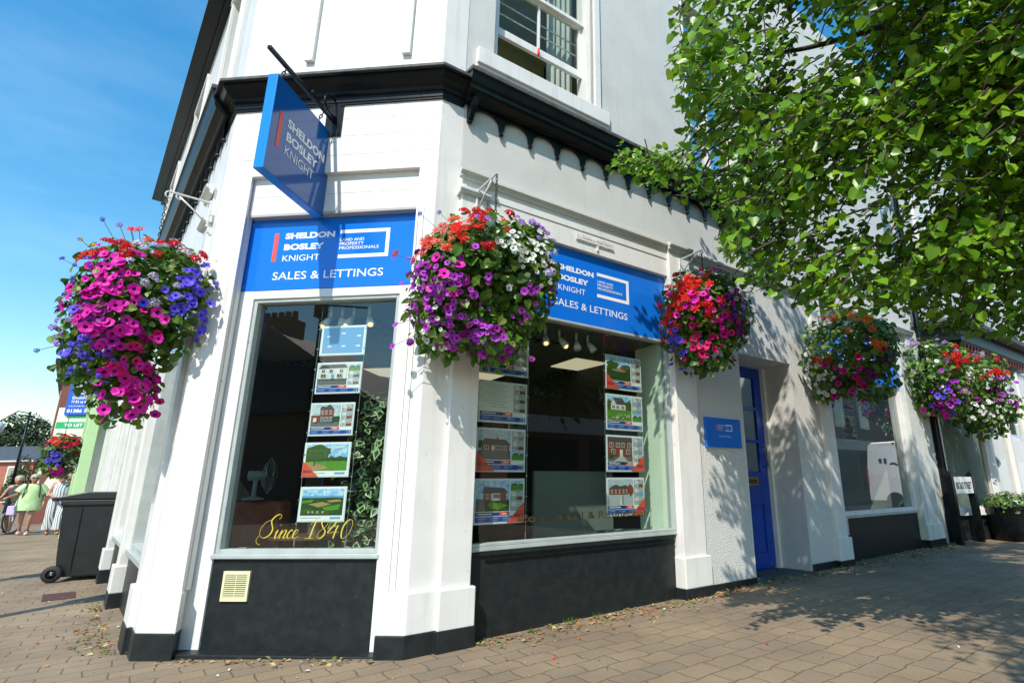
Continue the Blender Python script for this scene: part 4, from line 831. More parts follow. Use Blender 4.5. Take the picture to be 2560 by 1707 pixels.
# ------------------------------------------------------------------ flowers
def petal_mesh(name, kind, m1, m2):
    vs, fs, mi = [], [], []
    if kind == 'trumpet':                       # petunia: five fused lobes round a dark throat
        vs.append((0, 0, -.55)); n = 10
        for i in range(n): a = 2 * math.pi * i / n; vs.append((.30 * math.cos(a), .30 * math.sin(a), -.10))
        for i in range(n):
            a = 2 * math.pi * i / n; r = 1.0 if i % 2 == 0 else .90; vs.append((r * math.cos(a), r * math.sin(a), .10 if i % 2 == 0 else .0))
        for i in range(n):
            j = (i + 1) % n; fs.append((0, 1 + i, 1 + j)); mi.append(1); fs.append((1 + i, 11 + i, 11 + j, 1 + j)); mi.append(0)
    elif kind == 'umbel':                       # geranium, verbena: a dome of small five petalled florets
        r0 = random.Random(3)
        for k in range(16):
            ph = k * 2.39996; cz = 1 - .85 * (k + .5) / 16; cr = math.sqrt(max(0, 1 - cz * cz)); c = Vector((cr * math.cos(ph), cr * math.sin(ph), cz * .75)) * .78; nrm = c.normalized(); t = nrm.orthogonal().normalized(); b = nrm.cross(t); o = len(vs); vs.append(tuple(c - nrm * .05))
            for i in range(10):
                a = 2 * math.pi * i / 10 + r0.random() * .2; r = .34 if i % 2 == 0 else .17; vs.append(tuple(c + (t * math.cos(a) + b * math.sin(a)) * r + nrm * (.05 if i % 2 == 0 else 0)))
            for i in range(10): fs.append((o, o + 1 + i, o + 1 + (i + 1) % 10)); mi.append(0 if k % 4 else 1)
    else:                                       # begonia: ruffled overlapping petals
        r0 = random.Random(5)
        for lay, (rr, zz, cnt) in enumerate(((1.0, -.15, 6), (.75, .05, 5), (.45, .25, 4))):
            for k in range(cnt):
                a = 2 * math.pi * k / cnt + lay * .5; w = 1.0 / cnt * 3.6; o = len(vs)
                vs += [(0, 0, zz - .1), (rr * .75 * math.cos(a - w * .5), rr * .75 * math.sin(a - w * .5), zz + .08 * r0.random()), (rr * math.cos(a - w * .2), rr * math.sin(a - w * .2), zz + .18), (rr * math.cos(a + w * .2), rr * math.sin(a + w * .2), zz + .10), (rr * .75 * math.cos(a + w * .5), rr * .75 * math.sin(a + w * .5), zz + .02)]
                fs += [(o, o + 1, o + 2), (o, o + 2, o + 3), (o, o + 3, o + 4)]; mi += [lay % 2, 0, 0]
    me = bpy.data.meshes.new(name); me.from_pydata(vs, [], fs); me.materials.append(m1); me.materials.append(m2); me.polygons.foreach_set('material_index', mi); me.update(); return me
def pm(n, c): return mat('petal_' + n, c, .5, .3, sub=.25)
FL = {}
def flower_kind(key, name, kind, c1, c2, r): FL[key] = (name, petal_mesh(name, kind, pm(key, c1), pm(key + '_throat', c2)), r)
flower_kind('mag', 'magenta_petunia', 'trumpet', (.72, .012, .40), (.16, .0, .10), .040)
flower_kind('cer', 'cerise_petunia', 'trumpet', (.68, .012, .17), (.20, .0, .05), .036)
flower_kind('pur', 'purple_petunia', 'trumpet', (.42, .045, .52), (.14, .01, .20), .027)
flower_kind('dpu', 'deep_purple_petunia', 'trumpet', (.22, .008, .20), (.06, .0, .06), .034)
flower_kind('vio', 'violet_blue_petunia', 'trumpet', (.13, .085, .72), (.05, .02, .30), .033)
flower_kind('lil', 'lilac_verbena', 'umbel', (.50, .26, .72), (.30, .10, .55), .032)
flower_kind('red', 'red_geranium', 'umbel', (.68, .010, .015), (.40, .004, .008), .048)
flower_kind('beg', 'scarlet_begonia', 'begonia', (.80, .028, .018), (.55, .012, .010), .045)
flower_kind('cor', 'coral_begonia', 'begonia', (.78, .115, .085), (.80, .05, .035), .042)
flower_kind('ora', 'orange_begonia', 'begonia', (.88, .21, .012), (.75, .12, .010), .050)
flower_kind('whi', 'white_petunia', 'trumpet', (.78, .80, .76), (.45, .48, .25), .024)
flower_kind('pal', 'pale_lilac_geranium', 'umbel', (.66, .58, .74), (.55, .42, .66), .040)
flower_kind('lob', 'blue_lobelia', 'umbel', (.085, .055, .62), (.20, .16, .75), .022)
flower_kind('yel', 'yellow_bidens', 'umbel', (.80, .50, .02), (.60, .30, .02), .020)
def inside_building(p):
    v = Vector(p); lo = (v - LF.p).dot(LF.n); co = (v - CF.p).dot(CF.n); ro = (v - RF.p).dot(RF.n); return lo < .02 and co < .16 and ro < .13
def basket(name, label, axis, z0, s, px0, lobes, leaves, flowers, hang_z, chain_h=.35, pot=None, group='hanging flower baskets', leaf_r=(.035, .07), seed=1, fsc=1.0):
    """lobes: (right, up, r_right, r_up, r_depth) in units of s metres, measured from the axis at height z0;
    flowers: (kind, count, right, up, spread_right, spread_up)"""
    global rng; rng = np.random.default_rng(seed); rd = random.Random(seed)
    base = Vector((axis[0], axis[1], z0)); t = thing(name, label, 'flower basket', base, group)
    away = Vector((axis[0], axis[1], 0)).normalized(); right = Vector((away.y, -away.x, 0)); toward = -away; up = Vector((0, 0, 1))
    lb = [(a * s, b * s, c * s, d * s, e * s) for a, b, c, d, e in lobes]; vol = [c * d * e for _, _, c, d, e in lb]; tot = sum(vol)
    P, N, SZ = [], [], []
    for (a, b, c, d, e), v in zip(lb, vol):
        n = int(leaves * v / tot); dirs = rng.normal(size=(n, 3)); dirs /= np.linalg.norm(dirs, axis=1, keepdims=True); rad = rng.uniform(.50, 1.0, n) ** .6 * (1 + rng.normal(size=n) * .06)
        for dv, r in zip(dirs, rad):
            p = base + right * (a + dv[0] * c * r) + up * (b + dv[2] * d * r) + toward * (dv[1] * e * r)
            if inside_building(p): continue
            P.append(p); N.append(right * dv[0] + up * (dv[2] + .55) + toward * dv[1]); SZ.append(rd.uniform(*leaf_r))
    P = np.array(P); N = np.array(N) + rng.normal(size=(len(P), 3)) * .55
    roll = np.tile([0, 0, -1.], (len(P), 1)) + rng.normal(size=(len(P), 3)) * .7
    leaf_object('foliage', P, N, np.array(SZ), LG, t, LEAF_LIME, F_LIME, roll)
    cnt = {}; extra = {}; stm = MB()
    for key, n, fx, fy, sx, sy in flowers:
        nm, me, r = FL[key]
        for i in range(n):
            x = fx * s + rd.gauss(0, 1) * sx * s * .55; y = fy * s + rd.gauss(0, 1) * sy * s * .55; back = rd.random() < .22
            best = None
            for a, b, c, d, e in lb:
                q = 1 - ((x - a) / c) ** 2 - ((y - b) / d) ** 2
                if q > 0:
                    f = e * math.sqrt(q)
                    if best is None or f > best[0]: best = (f, Vector(((x - a) / c ** 2, f / e ** 2, (y - b) / d ** 2)))
            stray = best is None
            if stray and rd.random() < .86: continue
            if best is None: f = rd.uniform(-.05, .08); nl = Vector((x * .6, .6, .2))
            else: f, nl = best
            f = f * 1.03 + rd.uniform(-.015, .03)
            if back: f = -f; nl = Vector((nl.x, -nl.y, nl.z))
            p = base + right * x + up * y + toward * f
            if inside_building(p): continue
            nl = nl.normalized(); nv = right * nl.x + toward * nl.y + up * (nl.z + .25) + Vector((rd.gauss(0, .3), rd.gauss(0, .3), rd.gauss(0, .3)))
            if stray: stm.tube([base + up * (y * .45) + right * (x * .45), base + right * (x * .8) + up * (y * .85) + toward * f * .5, p], .0022, LG[0], 4, False)
            ro = nv.normalized().to_track_quat('Z', 'Y').to_matrix().to_4x4(); sc = r * fsc * rd.uniform(.62, 1.22)
            M = Matrix.Translation(p - base) @ ro @ Matrix.Rotation(rd.random() * 6.28, 4, 'Z') @ Matrix.Diagonal((sc, sc * rd.uniform(.85, 1), sc, 1))
            cnt[nm] = cnt.get(nm, 0) + 1
            if cnt[nm] <= 95: o = bpy.data.objects.new(nm, me); o.matrix_local = M; COL.objects.link(o); o.parent = t; o.matrix_local = M
            else: extra.setdefault(nm, (me, []))[1].append(M)
    if stm.v: stm.build('flower_stems', t)
    for nm, (me, Ms) in extra.items():
        mb = MB(); vv = [v.co for v in me.vertices]; ff = [list(p.vertices) for p in me.polygons]; ii = [p.material_index for p in me.polygons]
        for M in Ms:
            o0 = len(mb.v); mb.v += [tuple(M @ v + base) for v in vv]
            for f, k in zip(ff, ii): mb.f.append([o0 + i for i in f]); mb.m.append(mb.mi(me.materials[k]))
        meta(mb.build(nm + '_mass', t), kind='stuff')
    mb = MB(); mb.lathe(base + up * (lb[0][1] - .12 * s), [(.02, -.24 * s), (.16 * s, -.2 * s), (.26 * s, -.05 * s), (.30 * s, .12 * s), (.27 * s, .12 * s), (0, .10 * s)], mat('moss_liner', (.05, .05, .02), .9), 18); mb.build('basket_bowl', t, smooth=True)
    if chain_h:
        mb = MB(); rim = base.z + lb[0][1] + lb[0][3] * .4
        for k in range(3):
            a = k * 2.094 + .4; chain(mb, (axis[0], axis[1], hang_z), (axis[0] + .22 * s * math.cos(a), axis[1] + .22 * s * math.sin(a), rim), CHAIN, .0035, .028)
        mb.build('chain', t)
    return t
def bracket(label, fr, u, z, o0, reach, drop, m, du=0, curl=True, group='wall brackets of the hanging baskets'):
    t = thing('basket_bracket', label, 'bracket', fr.P(u, z - drop, o0), group)
    mb = MB(); mb.tube([fr.P(u, z - drop, o0 + .012), fr.P(u, z + .02, o0 + .012)], .010, m, 6); mb.build('wall_bar', t)
    tip = fr.P(u + du, z, o0 + reach); a = fr.P(u, z, o0 + .012)
    mb = MB(); mb.tube([a, tip], .009, m, 6); mb.build('arm', t)
    mb = MB(); mb.tube([fr.P(u, z - drop + .02, o0 + .012), fr.P(u + du * .4, z - drop * .45, o0 + reach * .42), fr.P(u + du * .75, z - .02, o0 + reach * .75)], .007, m, 6)
    if curl:
        for f, rr in ((.96, .035), (.74, .03)):
            c = fr.P(u + du * f, z - rr * .9, o0 + reach * f); d = (tip - a).normalized()
            mb.tube([c + d * (rr * (1 - .12 * th) * math.sin(th)) + Vector((0, 0, rr * (1 - .12 * th) * math.cos(th))) for th in np.linspace(0, 5, 18)], .006, m, 5)
    mb.build('scroll_brace', t, smooth=True); return tip
# left basket on the side street face
tip = bracket('white scrolled bracket on the side street pilaster above the left flower basket', LF, -.05, 3.40, -.03, .30, .22, BRACKETW)
s1 = 4.1 / 1346
def L1(px, py): return ((px - (350 + (790 - py) * .19)) * .80, (790 - py))      # pixels off the basket's axis, s1 metres each
def fz(tab, conv, sc=1.0): return [(k, n, *conv(x, y), sx, sy) for k, n, x, y, sx, sy in tab]
B1 = [('red', 16, 250, 640, 90, 40), ('beg', 26, 235, 650, 60, 50), ('beg', 10, 300, 590, 60, 40), ('red', 8, 185, 640, 40, 70), ('red', 14, 490, 600, 50, 60), ('mag', 14, 290, 680, 40, 30), ('mag', 62, 255, 780, 80, 90), ('mag', 34, 260, 850, 80, 50), ('mag', 16, 330, 850, 60, 70),
      ('cer', 16, 320, 900, 60, 60), ('mag', 42, 330, 980, 50, 60), ('cer', 20, 345, 960, 45, 70), ('mag', 10, 370, 1010, 40, 30), ('mag', 8, 420, 940, 40, 40), ('mag', 8, 170, 700, 20, 100), ('vio', 26, 470, 760, 55, 60), ('vio', 18, 460, 700, 45, 50), ('vio', 10, 500, 820, 30, 40), ('vio', 10, 410, 790, 30, 30), ('vio', 16, 190, 890, 40, 60), ('lob', 40, 215, 900, 60, 50), ('lob', 22, 195, 720, 40, 60), ('lob', 18, 205, 970, 50, 40),
      ('pal', 8, 345, 650, 40, 40), ('pal', 6, 400, 740, 30, 50), ('pal', 5, 410, 620, 40, 30), ('lil', 6, 415, 550, 30, 20), ('lil', 8, 300, 565, 50, 15), ('lob', 12, 300, 565, 60, 14), ('yel', 22, 220, 620, 40, 40), ('dpu', 14, 240, 820, 80, 90), ('lil', 8, 160, 860, 20, 30)]
lob1 = [(5, 75, 150, 125, 140), (-45, -20, 105, 150, 120), (65, 40, 110, 160, 135), (-45, -115, 90, 95, 85), (0, -185, 62, 95, 65), (-20, -150, 60, 80, 60)]
basket('hanging_basket', 'largest flower basket, magenta petunias with red and violet blooms, hanging left of the corner', (tip.x, tip.y), 2.33, s1, 0, lob1, 3600, fz(B1, L1), 3.35, .3, seed=11)
# basket between the two fascia signs
tip = bracket('white metal bracket on the pilaster between the two blue fascia signs', RF, -.27, 3.42, .10, .36, .22, BRACKETW, curl=False)
s2 = 3.95 / 1346
def L2(px, py): return (px - (1232 + (690 - py) * .035), 700 - py)
B2 = [('pur', 95, 1100, 760, 85, 80), ('pur', 40, 1150, 830, 100, 50), ('pur', 26, 1060, 700, 40, 60), ('pur', 24, 1220, 860, 70, 40), ('pur', 16, 1330, 780, 50, 50), ('mag', 26, 1090, 740, 80, 70), ('dpu', 14, 1240, 880, 70, 40), ('dpu', 10, 1390, 740, 20, 60), ('whi', 60, 1300, 660, 55, 45), ('whi', 14, 1340, 690, 40, 40), ('whi', 26, 1095, 850, 35, 40),
      ('red', 8, 1180, 575, 60, 40), ('beg', 12, 1190, 570, 50, 40), ('beg', 12, 1180, 620, 60, 40), ('cor', 26, 1090, 620, 60, 50), ('cor', 12, 1060, 660, 40, 30), ('red', 6, 1280, 540, 30, 25), ('red', 6, 1245, 650, 60, 40), ('lil', 20, 1335, 570, 50, 55), ('lil', 4, 1325, 520, 14, 14), ('lil', 6, 1220, 600, 20, 30), ('lob', 18, 1070, 560, 40, 40), ('pal', 6, 1370, 660, 20, 60), ('lil', 6, 1375, 590, 20, 30), ('whi', 8, 1265, 760, 30, 20), ('dpu', 6, 1055, 640, 20, 50)]
lob2 = [(-15, 50, 155, 125, 150), (-90, -10, 110, 140, 130), (75, 20, 92, 145, 115), (-90, -90, 110, 100, 100), (10, -140, 85, 75, 75), (-110, -160, 50, 45, 45)]
basket('hanging_basket', 'wide basket of small purple petunias with white and coral flowers between two blue fascias', (tip.x, tip.y), 2.50, s2, 0, lob2, 3600, fz(B2, L2), 3.41, .3, leaf_r=(.03, .075), seed=12)
# basket left of the blue door
tip = bracket('white bracket on the pilaster left of the blue door', RF, 2.13, 3.42, .10, .33, .2, BRACKETW)
s3 = 5.4 / 1346
def L3(px, py): return (px - 1772, 790 - py)
B3 = [('beg', 70, 1725, 760, 45, 50), ('beg', 26, 1680, 790, 35, 50), ('red', 12, 1740, 770, 70, 50), ('beg', 6, 1785, 700, 40, 30), ('red', 5, 1700, 700, 30, 20), ('beg', 6, 1800, 800, 40, 20), ('mag', 22, 1740, 790, 40, 30), ('cer', 26, 1760, 860, 60, 50), ('mag', 20, 1810, 820, 45, 40), ('dpu', 20, 1840, 830, 40, 50), ('vio', 26, 1690, 860, 40, 40), ('vio', 18, 1690, 900, 30, 30), ('lob', 16, 1860, 810, 25, 40), ('lil', 9, 1790, 690, 40, 25), ('cer', 8, 1760, 905, 60, 25), ('pal', 6, 1850, 770, 20, 30), ('whi', 12, 1870, 790, 20, 30), ('cer', 4, 1700, 690, 10, 20)]
lob3 = [(-5, 20, 115, 100, 110), (-50, -35, 70, 75, 80), (45, -10, 70, 90, 80), (-10, -90, 75, 60, 60)]
basket('hanging_basket', 'round basket of scarlet begonias with blue violet flowers just left of the blue door', (tip.x, tip.y), 2.70, s3, 0, lob3, 2600, fz(B3, L3), 3.41, .3, seed=13)
# orange basket over the second shop window
tip = bracket('white bracket on the pilaster right of the blue door', RF, 4.83, 3.34, .10, .36, .2, BRACKETW)
s4 = 7.1 / 1346
def L4(px, py): return ((px - 2130) * .92, 900 - py)
B4 = [('ora', 12, 2110, 812, 50, 20), ('ora', 10, 2170, 835, 40, 30), ('ora', 9, 2205, 880, 25, 30), ('ora', 3, 2205, 910, 20, 10), ('yel', 6, 2030, 800, 20, 20), ('red', 4, 2060, 915, 40, 15), ('beg', 3, 2125, 790, 20, 10), ('whi', 70, 2045, 945, 45, 45), ('mag', 14, 2110, 960, 50, 40), ('cer', 8, 2170, 960, 30, 40), ('dpu', 12, 2180, 930, 40, 50), ('mag', 8, 2110, 1000, 60, 20)]
lob4 = [(0, 20, 125, 95, 115), (-60, -35, 65, 60, 70), (40, -55, 70, 55, 60), (55, 30, 60, 70, 70), (-75, -62, 52, 48, 50)]
basket('hanging_basket', 'leafy basket with large orange blooms and a white trailing patch right of the blue door', (tip.x, tip.y), 2.60, s4, 0, lob4, 2200, fz(B4, L4), 3.33, .25, leaf_r=(.04, .09), seed=14, fsc=1.25)
# lamp post with its two baskets
LPX, LPY = 5.79, 9.2
lp = thing('lamp_post', 'slim black lamp post carrying two flower baskets at the right', 'lamp post', (LPX, LPY, gz(LPX)))
mb = MB(); mb.lathe((LPX, LPY, 0), [(.11, -.1), (.11, .5), (.075, .6), (.065, 1.2), (.05, 3.2), (.045, 6.5), (0, 6.5)], BLACK, 14); mb.build('column', lp, smooth=True)
mb = MB(); mb.tube([(LPX, LPY, 6.4), (LPX - .3, LPY - .6, 6.8), (LPX - .7, LPY - 1.3, 6.85)], .03, BLACK, 8); mb.build('lamp_arm', lp, smooth=True)
mb = MB(); mb.box8([(LPX - .85 + a, LPY - 1.7 + b, 6.75 + c) for c in (0, .1) for a, b in ((0, 0), (.25, 0), (.35, .5), (.1, .5))], BLACK); mb.build('lantern', lp)
b5, b6 = (LPX - .22, LPY - .40), (LPX + .80, LPY + .10)
mb = MB()
for p in (b5, b6): mb.tube([(LPX, LPY, 3.42), (p[0], p[1], 3.42)], .018, BLACK, 6); mb.tube([(LPX, LPY, 3.15), ((LPX + p[0]) / 2, (LPY + p[1]) / 2, 3.22), (p[0], p[1], 3.40)], .012, BLACK, 6)
mb.build('basket_arm', lp)
s5 = 9.3 / 1346
B5 = [('lil', 12, -20, 85, 40, 20), ('lil', 10, 55, 60, 40, 20), ('red', 14, 60, 25, 20, 22), ('pur', 30, 50, -40, 45, 40), ('dpu', 18, 30, -70, 50, 30), ('vio', 8, 20, -60, 40, 30), ('whi', 5, 30, 0, 40, 50), ('pal', 5, -60, -10, 25, 40), ('red', 8, 70, 20, 16, 20), ('mag', 8, 10, -95, 40, 15)]
basket('hanging_basket', 'dark leafy basket with lilac verbena on the street side of the lamp post', b5, 2.74, s5, 0, [(0, 15, 95, 75, 85), (10, -45, 80, 60, 60), (-40, -30, 55, 55, 55)], 1900, B5, 3.41, .3, leaf_r=(.045, .09), seed=15, fsc=1.45)
B6 = [('red', 10, 10, 40, 40, 20), ('red', 8, 60, 10, 30, 10), ('beg', 4, 70, 15, 20, 10), ('ora', 4, -20, 45, 30, 12), ('lil', 5, 40, 65, 30, 10), ('pur', 26, 70, -30, 25, 40), ('dpu', 14, 40, -50, 50, 30), ('whi', 50, -5, -70, 70, 35), ('whi', 22, 30, -100, 50, 30), ('dpu', 12, 0, -30, 60, 40), ('red', 4, -60, 20, 20, 20)]
basket('hanging_basket', 'dark basket with a skirt of small white flowers right of the lamp post', b6, 2.70, s5, 0, [(0, 10, 90, 70, 80), (10, -60, 85, 60, 65), (20, -100, 50, 40, 40)], 1900, B6, 3.41, .3, leaf_r=(.045, .09), seed=16, fsc=1.45)
# far basket along the side street
s7 = 12.5 / 1346
B7 = [('red', 14, 6, 28, 26, 14), ('beg', 14, -6, 32, 26, 12), ('ora', 8, -4, 26, 20, 10), ('cer', 26, 0, 36, 36, 12), ('cer', 20, 28, 5, 14, 26), ('mag', 12, -30, 12, 10, 18), ('vio', 34, -12, -12, 18, 16), ('lob', 40, -8, -18, 24, 18), ('whi', 60, 28, -26, 14, 20), ('mag', 36, 0, -46, 18, 12), ('pur', 26, 0, -52, 16, 10)]
basket('hanging_basket', 'distant flower basket, red over blue over magenta, beside the pale green shopfront', (-12.36, 12.70), 1.93, s7, 0, [(2, 8, 38, 40, 42), (-2, -22, 34, 34, 34), (24, -22, 18, 26, 24), (2, -44, 20, 18, 20)], 1300, B7, 2.75, .2, leaf_r=(.05, .10), seed=17)
rng = np.random.default_rng(7)

# ------------------------------------------------------------------ the lime tree over the pavement
BARK = mat('lime_bark', (.06, .05, .04), .9, n_amt=.5, n_scale=14, bump=.6, b_scale=30)
TW = mat('lime_twig', (.05, .035, .02), .7)
TL = [mat('lime_leaf_%s' % n, c, .38, .5, sub=.33) for n, c in (('a', (.115, .265, .009)), ('b', (.155, .325, .012)), ('c', (.075, .18, .008)), ('d', (.23, .40, .016)), ('e', (.12, .265, .010)))]
TX, TY = 4.15, 1.5
tree = thing('lime_tree', 'large lime tree whose leafy crown hangs over the right half of the shop front', 'tree', (TX, TY, gz(TX)))
mb = MB(); mb.tube([(TX, TY, -.2), (TX + .02, TY, .5), (TX, TY + .05, 1.6), (TX - .05, TY + .1, 2.8), (TX - .1, TY + .1, 4.2), (TX - .15, TY + .2, 6.4)], [.26, .20, .17, .15, .11, .04], BARK, 12); mb.build('trunk', tree, smooth=True)
def proj(p):
    d = (p[0], p[1], p[2] - 1.05); c = [sum(d[i] * M_[i] for i in range(3)) for M_ in (R_, U_, F_)]
    return (1480 + 1346 * c[0] / c[2], 853 - 1346 * c[1] / c[2], c[2]) if c[2] > .05 else (9e9, 9e9, c[2])
EDGE = [(-600, 1640), (0, 1655), (60, 1650), (120, 1645), (220, 1665), (330, 1690), (370, 1600), (420, 1560), (450, 1660), (520, 1760), (560, 1790), (600, 1770), (640, 1800), (700, 1840), (740, 1900), (775, 2050), (800, 2200), (830, 2330), (850, 2560), (860, 2700)]
def edge_x(y):
    if y < -600: return 1640
    for (y0, x0), (y1, x1) in zip(EDGE, EDGE[1:]):
        if y0 <= y <= y1: return x0 + (x1 - x0) * (y - y0) / (y1 - y0)
    return 9e9
def crown_ok(p):
    if (Vector(p) - RF.p).dot(RF.n) < .55 and p[2] < 9: return False
    d = math.hypot(p[0], p[1])
    if math.hypot(d, p[2] - 1.05) < 2.6: return False
    x, y, c = proj(p)
    if c <= .1: return p[2] > 3.0
    if -20 < y < 900 or (0 < y < 1800 and -100 < x < 2700): return x > edge_x(y) + 18
    return x > 1700 - min(y, 0) * .55 and y < 900 or x > 2700
tw = []
def twig(p, d, n_leaf, step):
    """a drooping shoot with alternate leaves"""
    pts = [Vector(p)]; d = Vector(d).normalized()
    for i in range(n_leaf):
        d = (d + Vector((random.gauss(0, .10), random.gauss(0, .10), -.06))).normalized(); pts.append(pts[-1] + d * step)
    return pts
cand = []
tries = 0
while len(cand) < 1700 and tries < 60000:       # main crown
    tries += 1; v = Vector(rng.normal(size=3)).normalized() * (random.random() ** .42); p = Vector((3.75 + v.x * 2.65, 1.35 + v.y * 3.1, 5.3 + v.z * 2.95))
    if not crown_ok(p): continue
    if noise.noise(p * .9) < (-.22 if p.x > 2.3 else .19): continue
    cand.append(p)
for _ in range(330):                              # the side of the crown behind the viewer, which shades the near paving
    v = Vector(rng.normal(size=3)).normalized() * (random.random() ** .4); p = Vector((2.75 + v.x * 1.45, -.6 + v.y * 1.5, 4.6 + v.z * 1.4))
    if crown_ok(p) and noise.noise(p * 1.1) > -.2: cand.append(p)
n_main = len(cand); tries = 0
while len(cand) < n_main + 2300 and tries < 200000:   # the boughs that reach towards the wall
    tries += 1; d = random.uniform(2.9, 5.2); x = random.uniform(1500, 2750); y = random.uniform(-500, 880)
    c = ((x - 1480) / 1346 * d, -(y - 853) / 1346 * d, d); p = Vector((0, 0, 1.05)) + Vector(R_).copy() * 0
    p = Vector((R_[0] * c[0] + U_[0] * c[1] + F_[0] * c[2], R_[1] * c[0] + U_[1] * c[1] + F_[1] * c[2], 1.05 + R_[2] * c[0] + U_[2] * c[1] + F_[2] * c[2]))
    if p.z < 2.1 or not crown_ok(p): continue
    airy = .16 if x < 2100 and y < 620 else (.0 if x < 2300 else -.10)
    if noise.noise(Vector((p.x * 1.1, p.y * 1.1, p.z * 2.3)) + Vector((3, 1, 7))) < airy - .06: continue
    cand.append(p)
n_b = len(cand)
for _ in range(130):                              # the low bough that reaches furthest along the cornice
    x = random.uniform(1545, 1900); y = 388 + (x - 1505) * .30 + random.gauss(0, 24) * min(1, .35 + (x - 1505) / 250); rr = Vector(((x - 1480) / 1346, -(y - 853) / 1346, 1)); w_ = Vector([R_[i] * rr[0] + U_[i] * rr[1] + F_[i] * rr[2] for i in range(3)])
    tt = ((RF.p - Vector((0, 0, 1.05))).dot(RF.n) + random.uniform(.55, .95)) / w_.dot(RF.n); cand.append(Vector((0, 0, 1.05)) + w_ * tt)
LP, LN, LR, LS = [], [], [], []; mbt = MB(); centre = Vector((3.2, 2.4, 4.8))
for i, p in enumerate(cand):
    out = (p - Vector((TX, TY, 4.5))); out.z *= .4; out = out.normalized(); d = (out + Vector((random.gauss(0, .45), random.gauss(0, .45), random.gauss(-.05, .25)))).normalized()
    k = random.randint(10, 17); pts = twig(p - d * .2, d, k, .042)
    if i >= n_b: pts = pts[:6]
    elif not all(crown_ok(q) for q in pts[::3]): pts = pts[:5]
    if i % 2 == 0: mbt.tube(pts[::3] + [pts[-1]], [.006] * (len(pts[::3])) + [.002], TW, 4, False)
    for j, q in enumerate(pts[1:]):
        if i < n_b and not crown_ok(q): continue
        sd = d.cross(Vector((0, 0, 1))); sd = sd.normalized() if sd.length > .1 else Vector((1, 0, 0)); s_ = 1 if j % 2 else -1
        stem = (sd * s_ * .7 + d * .35 + Vector((0, 0, -.60)) + Vector((random.gauss(0, .25), random.gauss(0, .25), random.gauss(0, .25)))).normalized()
        LP.append(q + stem * .03); LR.append(stem); LN.append(Vector((-.18, -.50, .72)) + Vector((random.gauss(0, .58), random.gauss(0, .58), random.gauss(0, .5)))); LS.append(random.uniform(.038, .070) * (1.0 if random.random() < .9 else 1.25))
leaf_object('crown', np.array(LP), np.array(LN), np.array(LS), TL, tree, LEAF_LIME, F_LIME, np.array(LR), True)
mbt.build('twigs', tree)
def limb(pts, r):
    P = [Vector(q) for q in pts]; out = []
    for i in range(len(P) - 1):
        p0, p1, p2, p3 = P[max(i - 1, 0)], P[i], P[i + 1], P[min(i + 2, len(P) - 1)]
        for k in range(5):
            t = k / 5; out.append(.5 * ((2 * p1) + (p2 - p0) * t + (2 * p0 - 5 * p1 + 4 * p2 - p3) * t * t + (3 * p1 - p0 - 3 * p2 + p3) * t ** 3))
    out.append(P[-1]); n = len(out); mb = MB(); mb.tube(out, [r * (1 - .85 * i / n) for i in range(n)], BARK, 7); mb.build('limb', tree, smooth=True)
limb([(TX - .05, TY + .1, 2.8), (3.3, 2.3, 3.4), (2.4, 3.3, 3.65), (1.6, 4.0, 3.75), (.75, 4.45, 3.72)], .06)
limb([(TX - .1, TY + .1, 3.6), (3.2, 2.6, 4.3), (2.4, 3.4, 4.5), (1.7, 3.8, 4.6), (1.15, 3.9, 4.7)], .045)
limb([(TX - .1, TY + .1, 3.2), (3.7, 2.8, 3.5), (3.2, 3.9, 3.4), (2.7, 4.6, 3.1)], .05)
limb([(TX - .1, TY + .1, 4.0), (3.0, 2.0, 5.2), (2.2, 2.3, 5.6), (1.5, 2.6, 5.8)], .05)
limb([(TX, TY + .1, 3.0), (4.2, 2.8, 3.6), (4.1, 3.9, 3.6), (3.8, 5.0, 3.2)], .05)
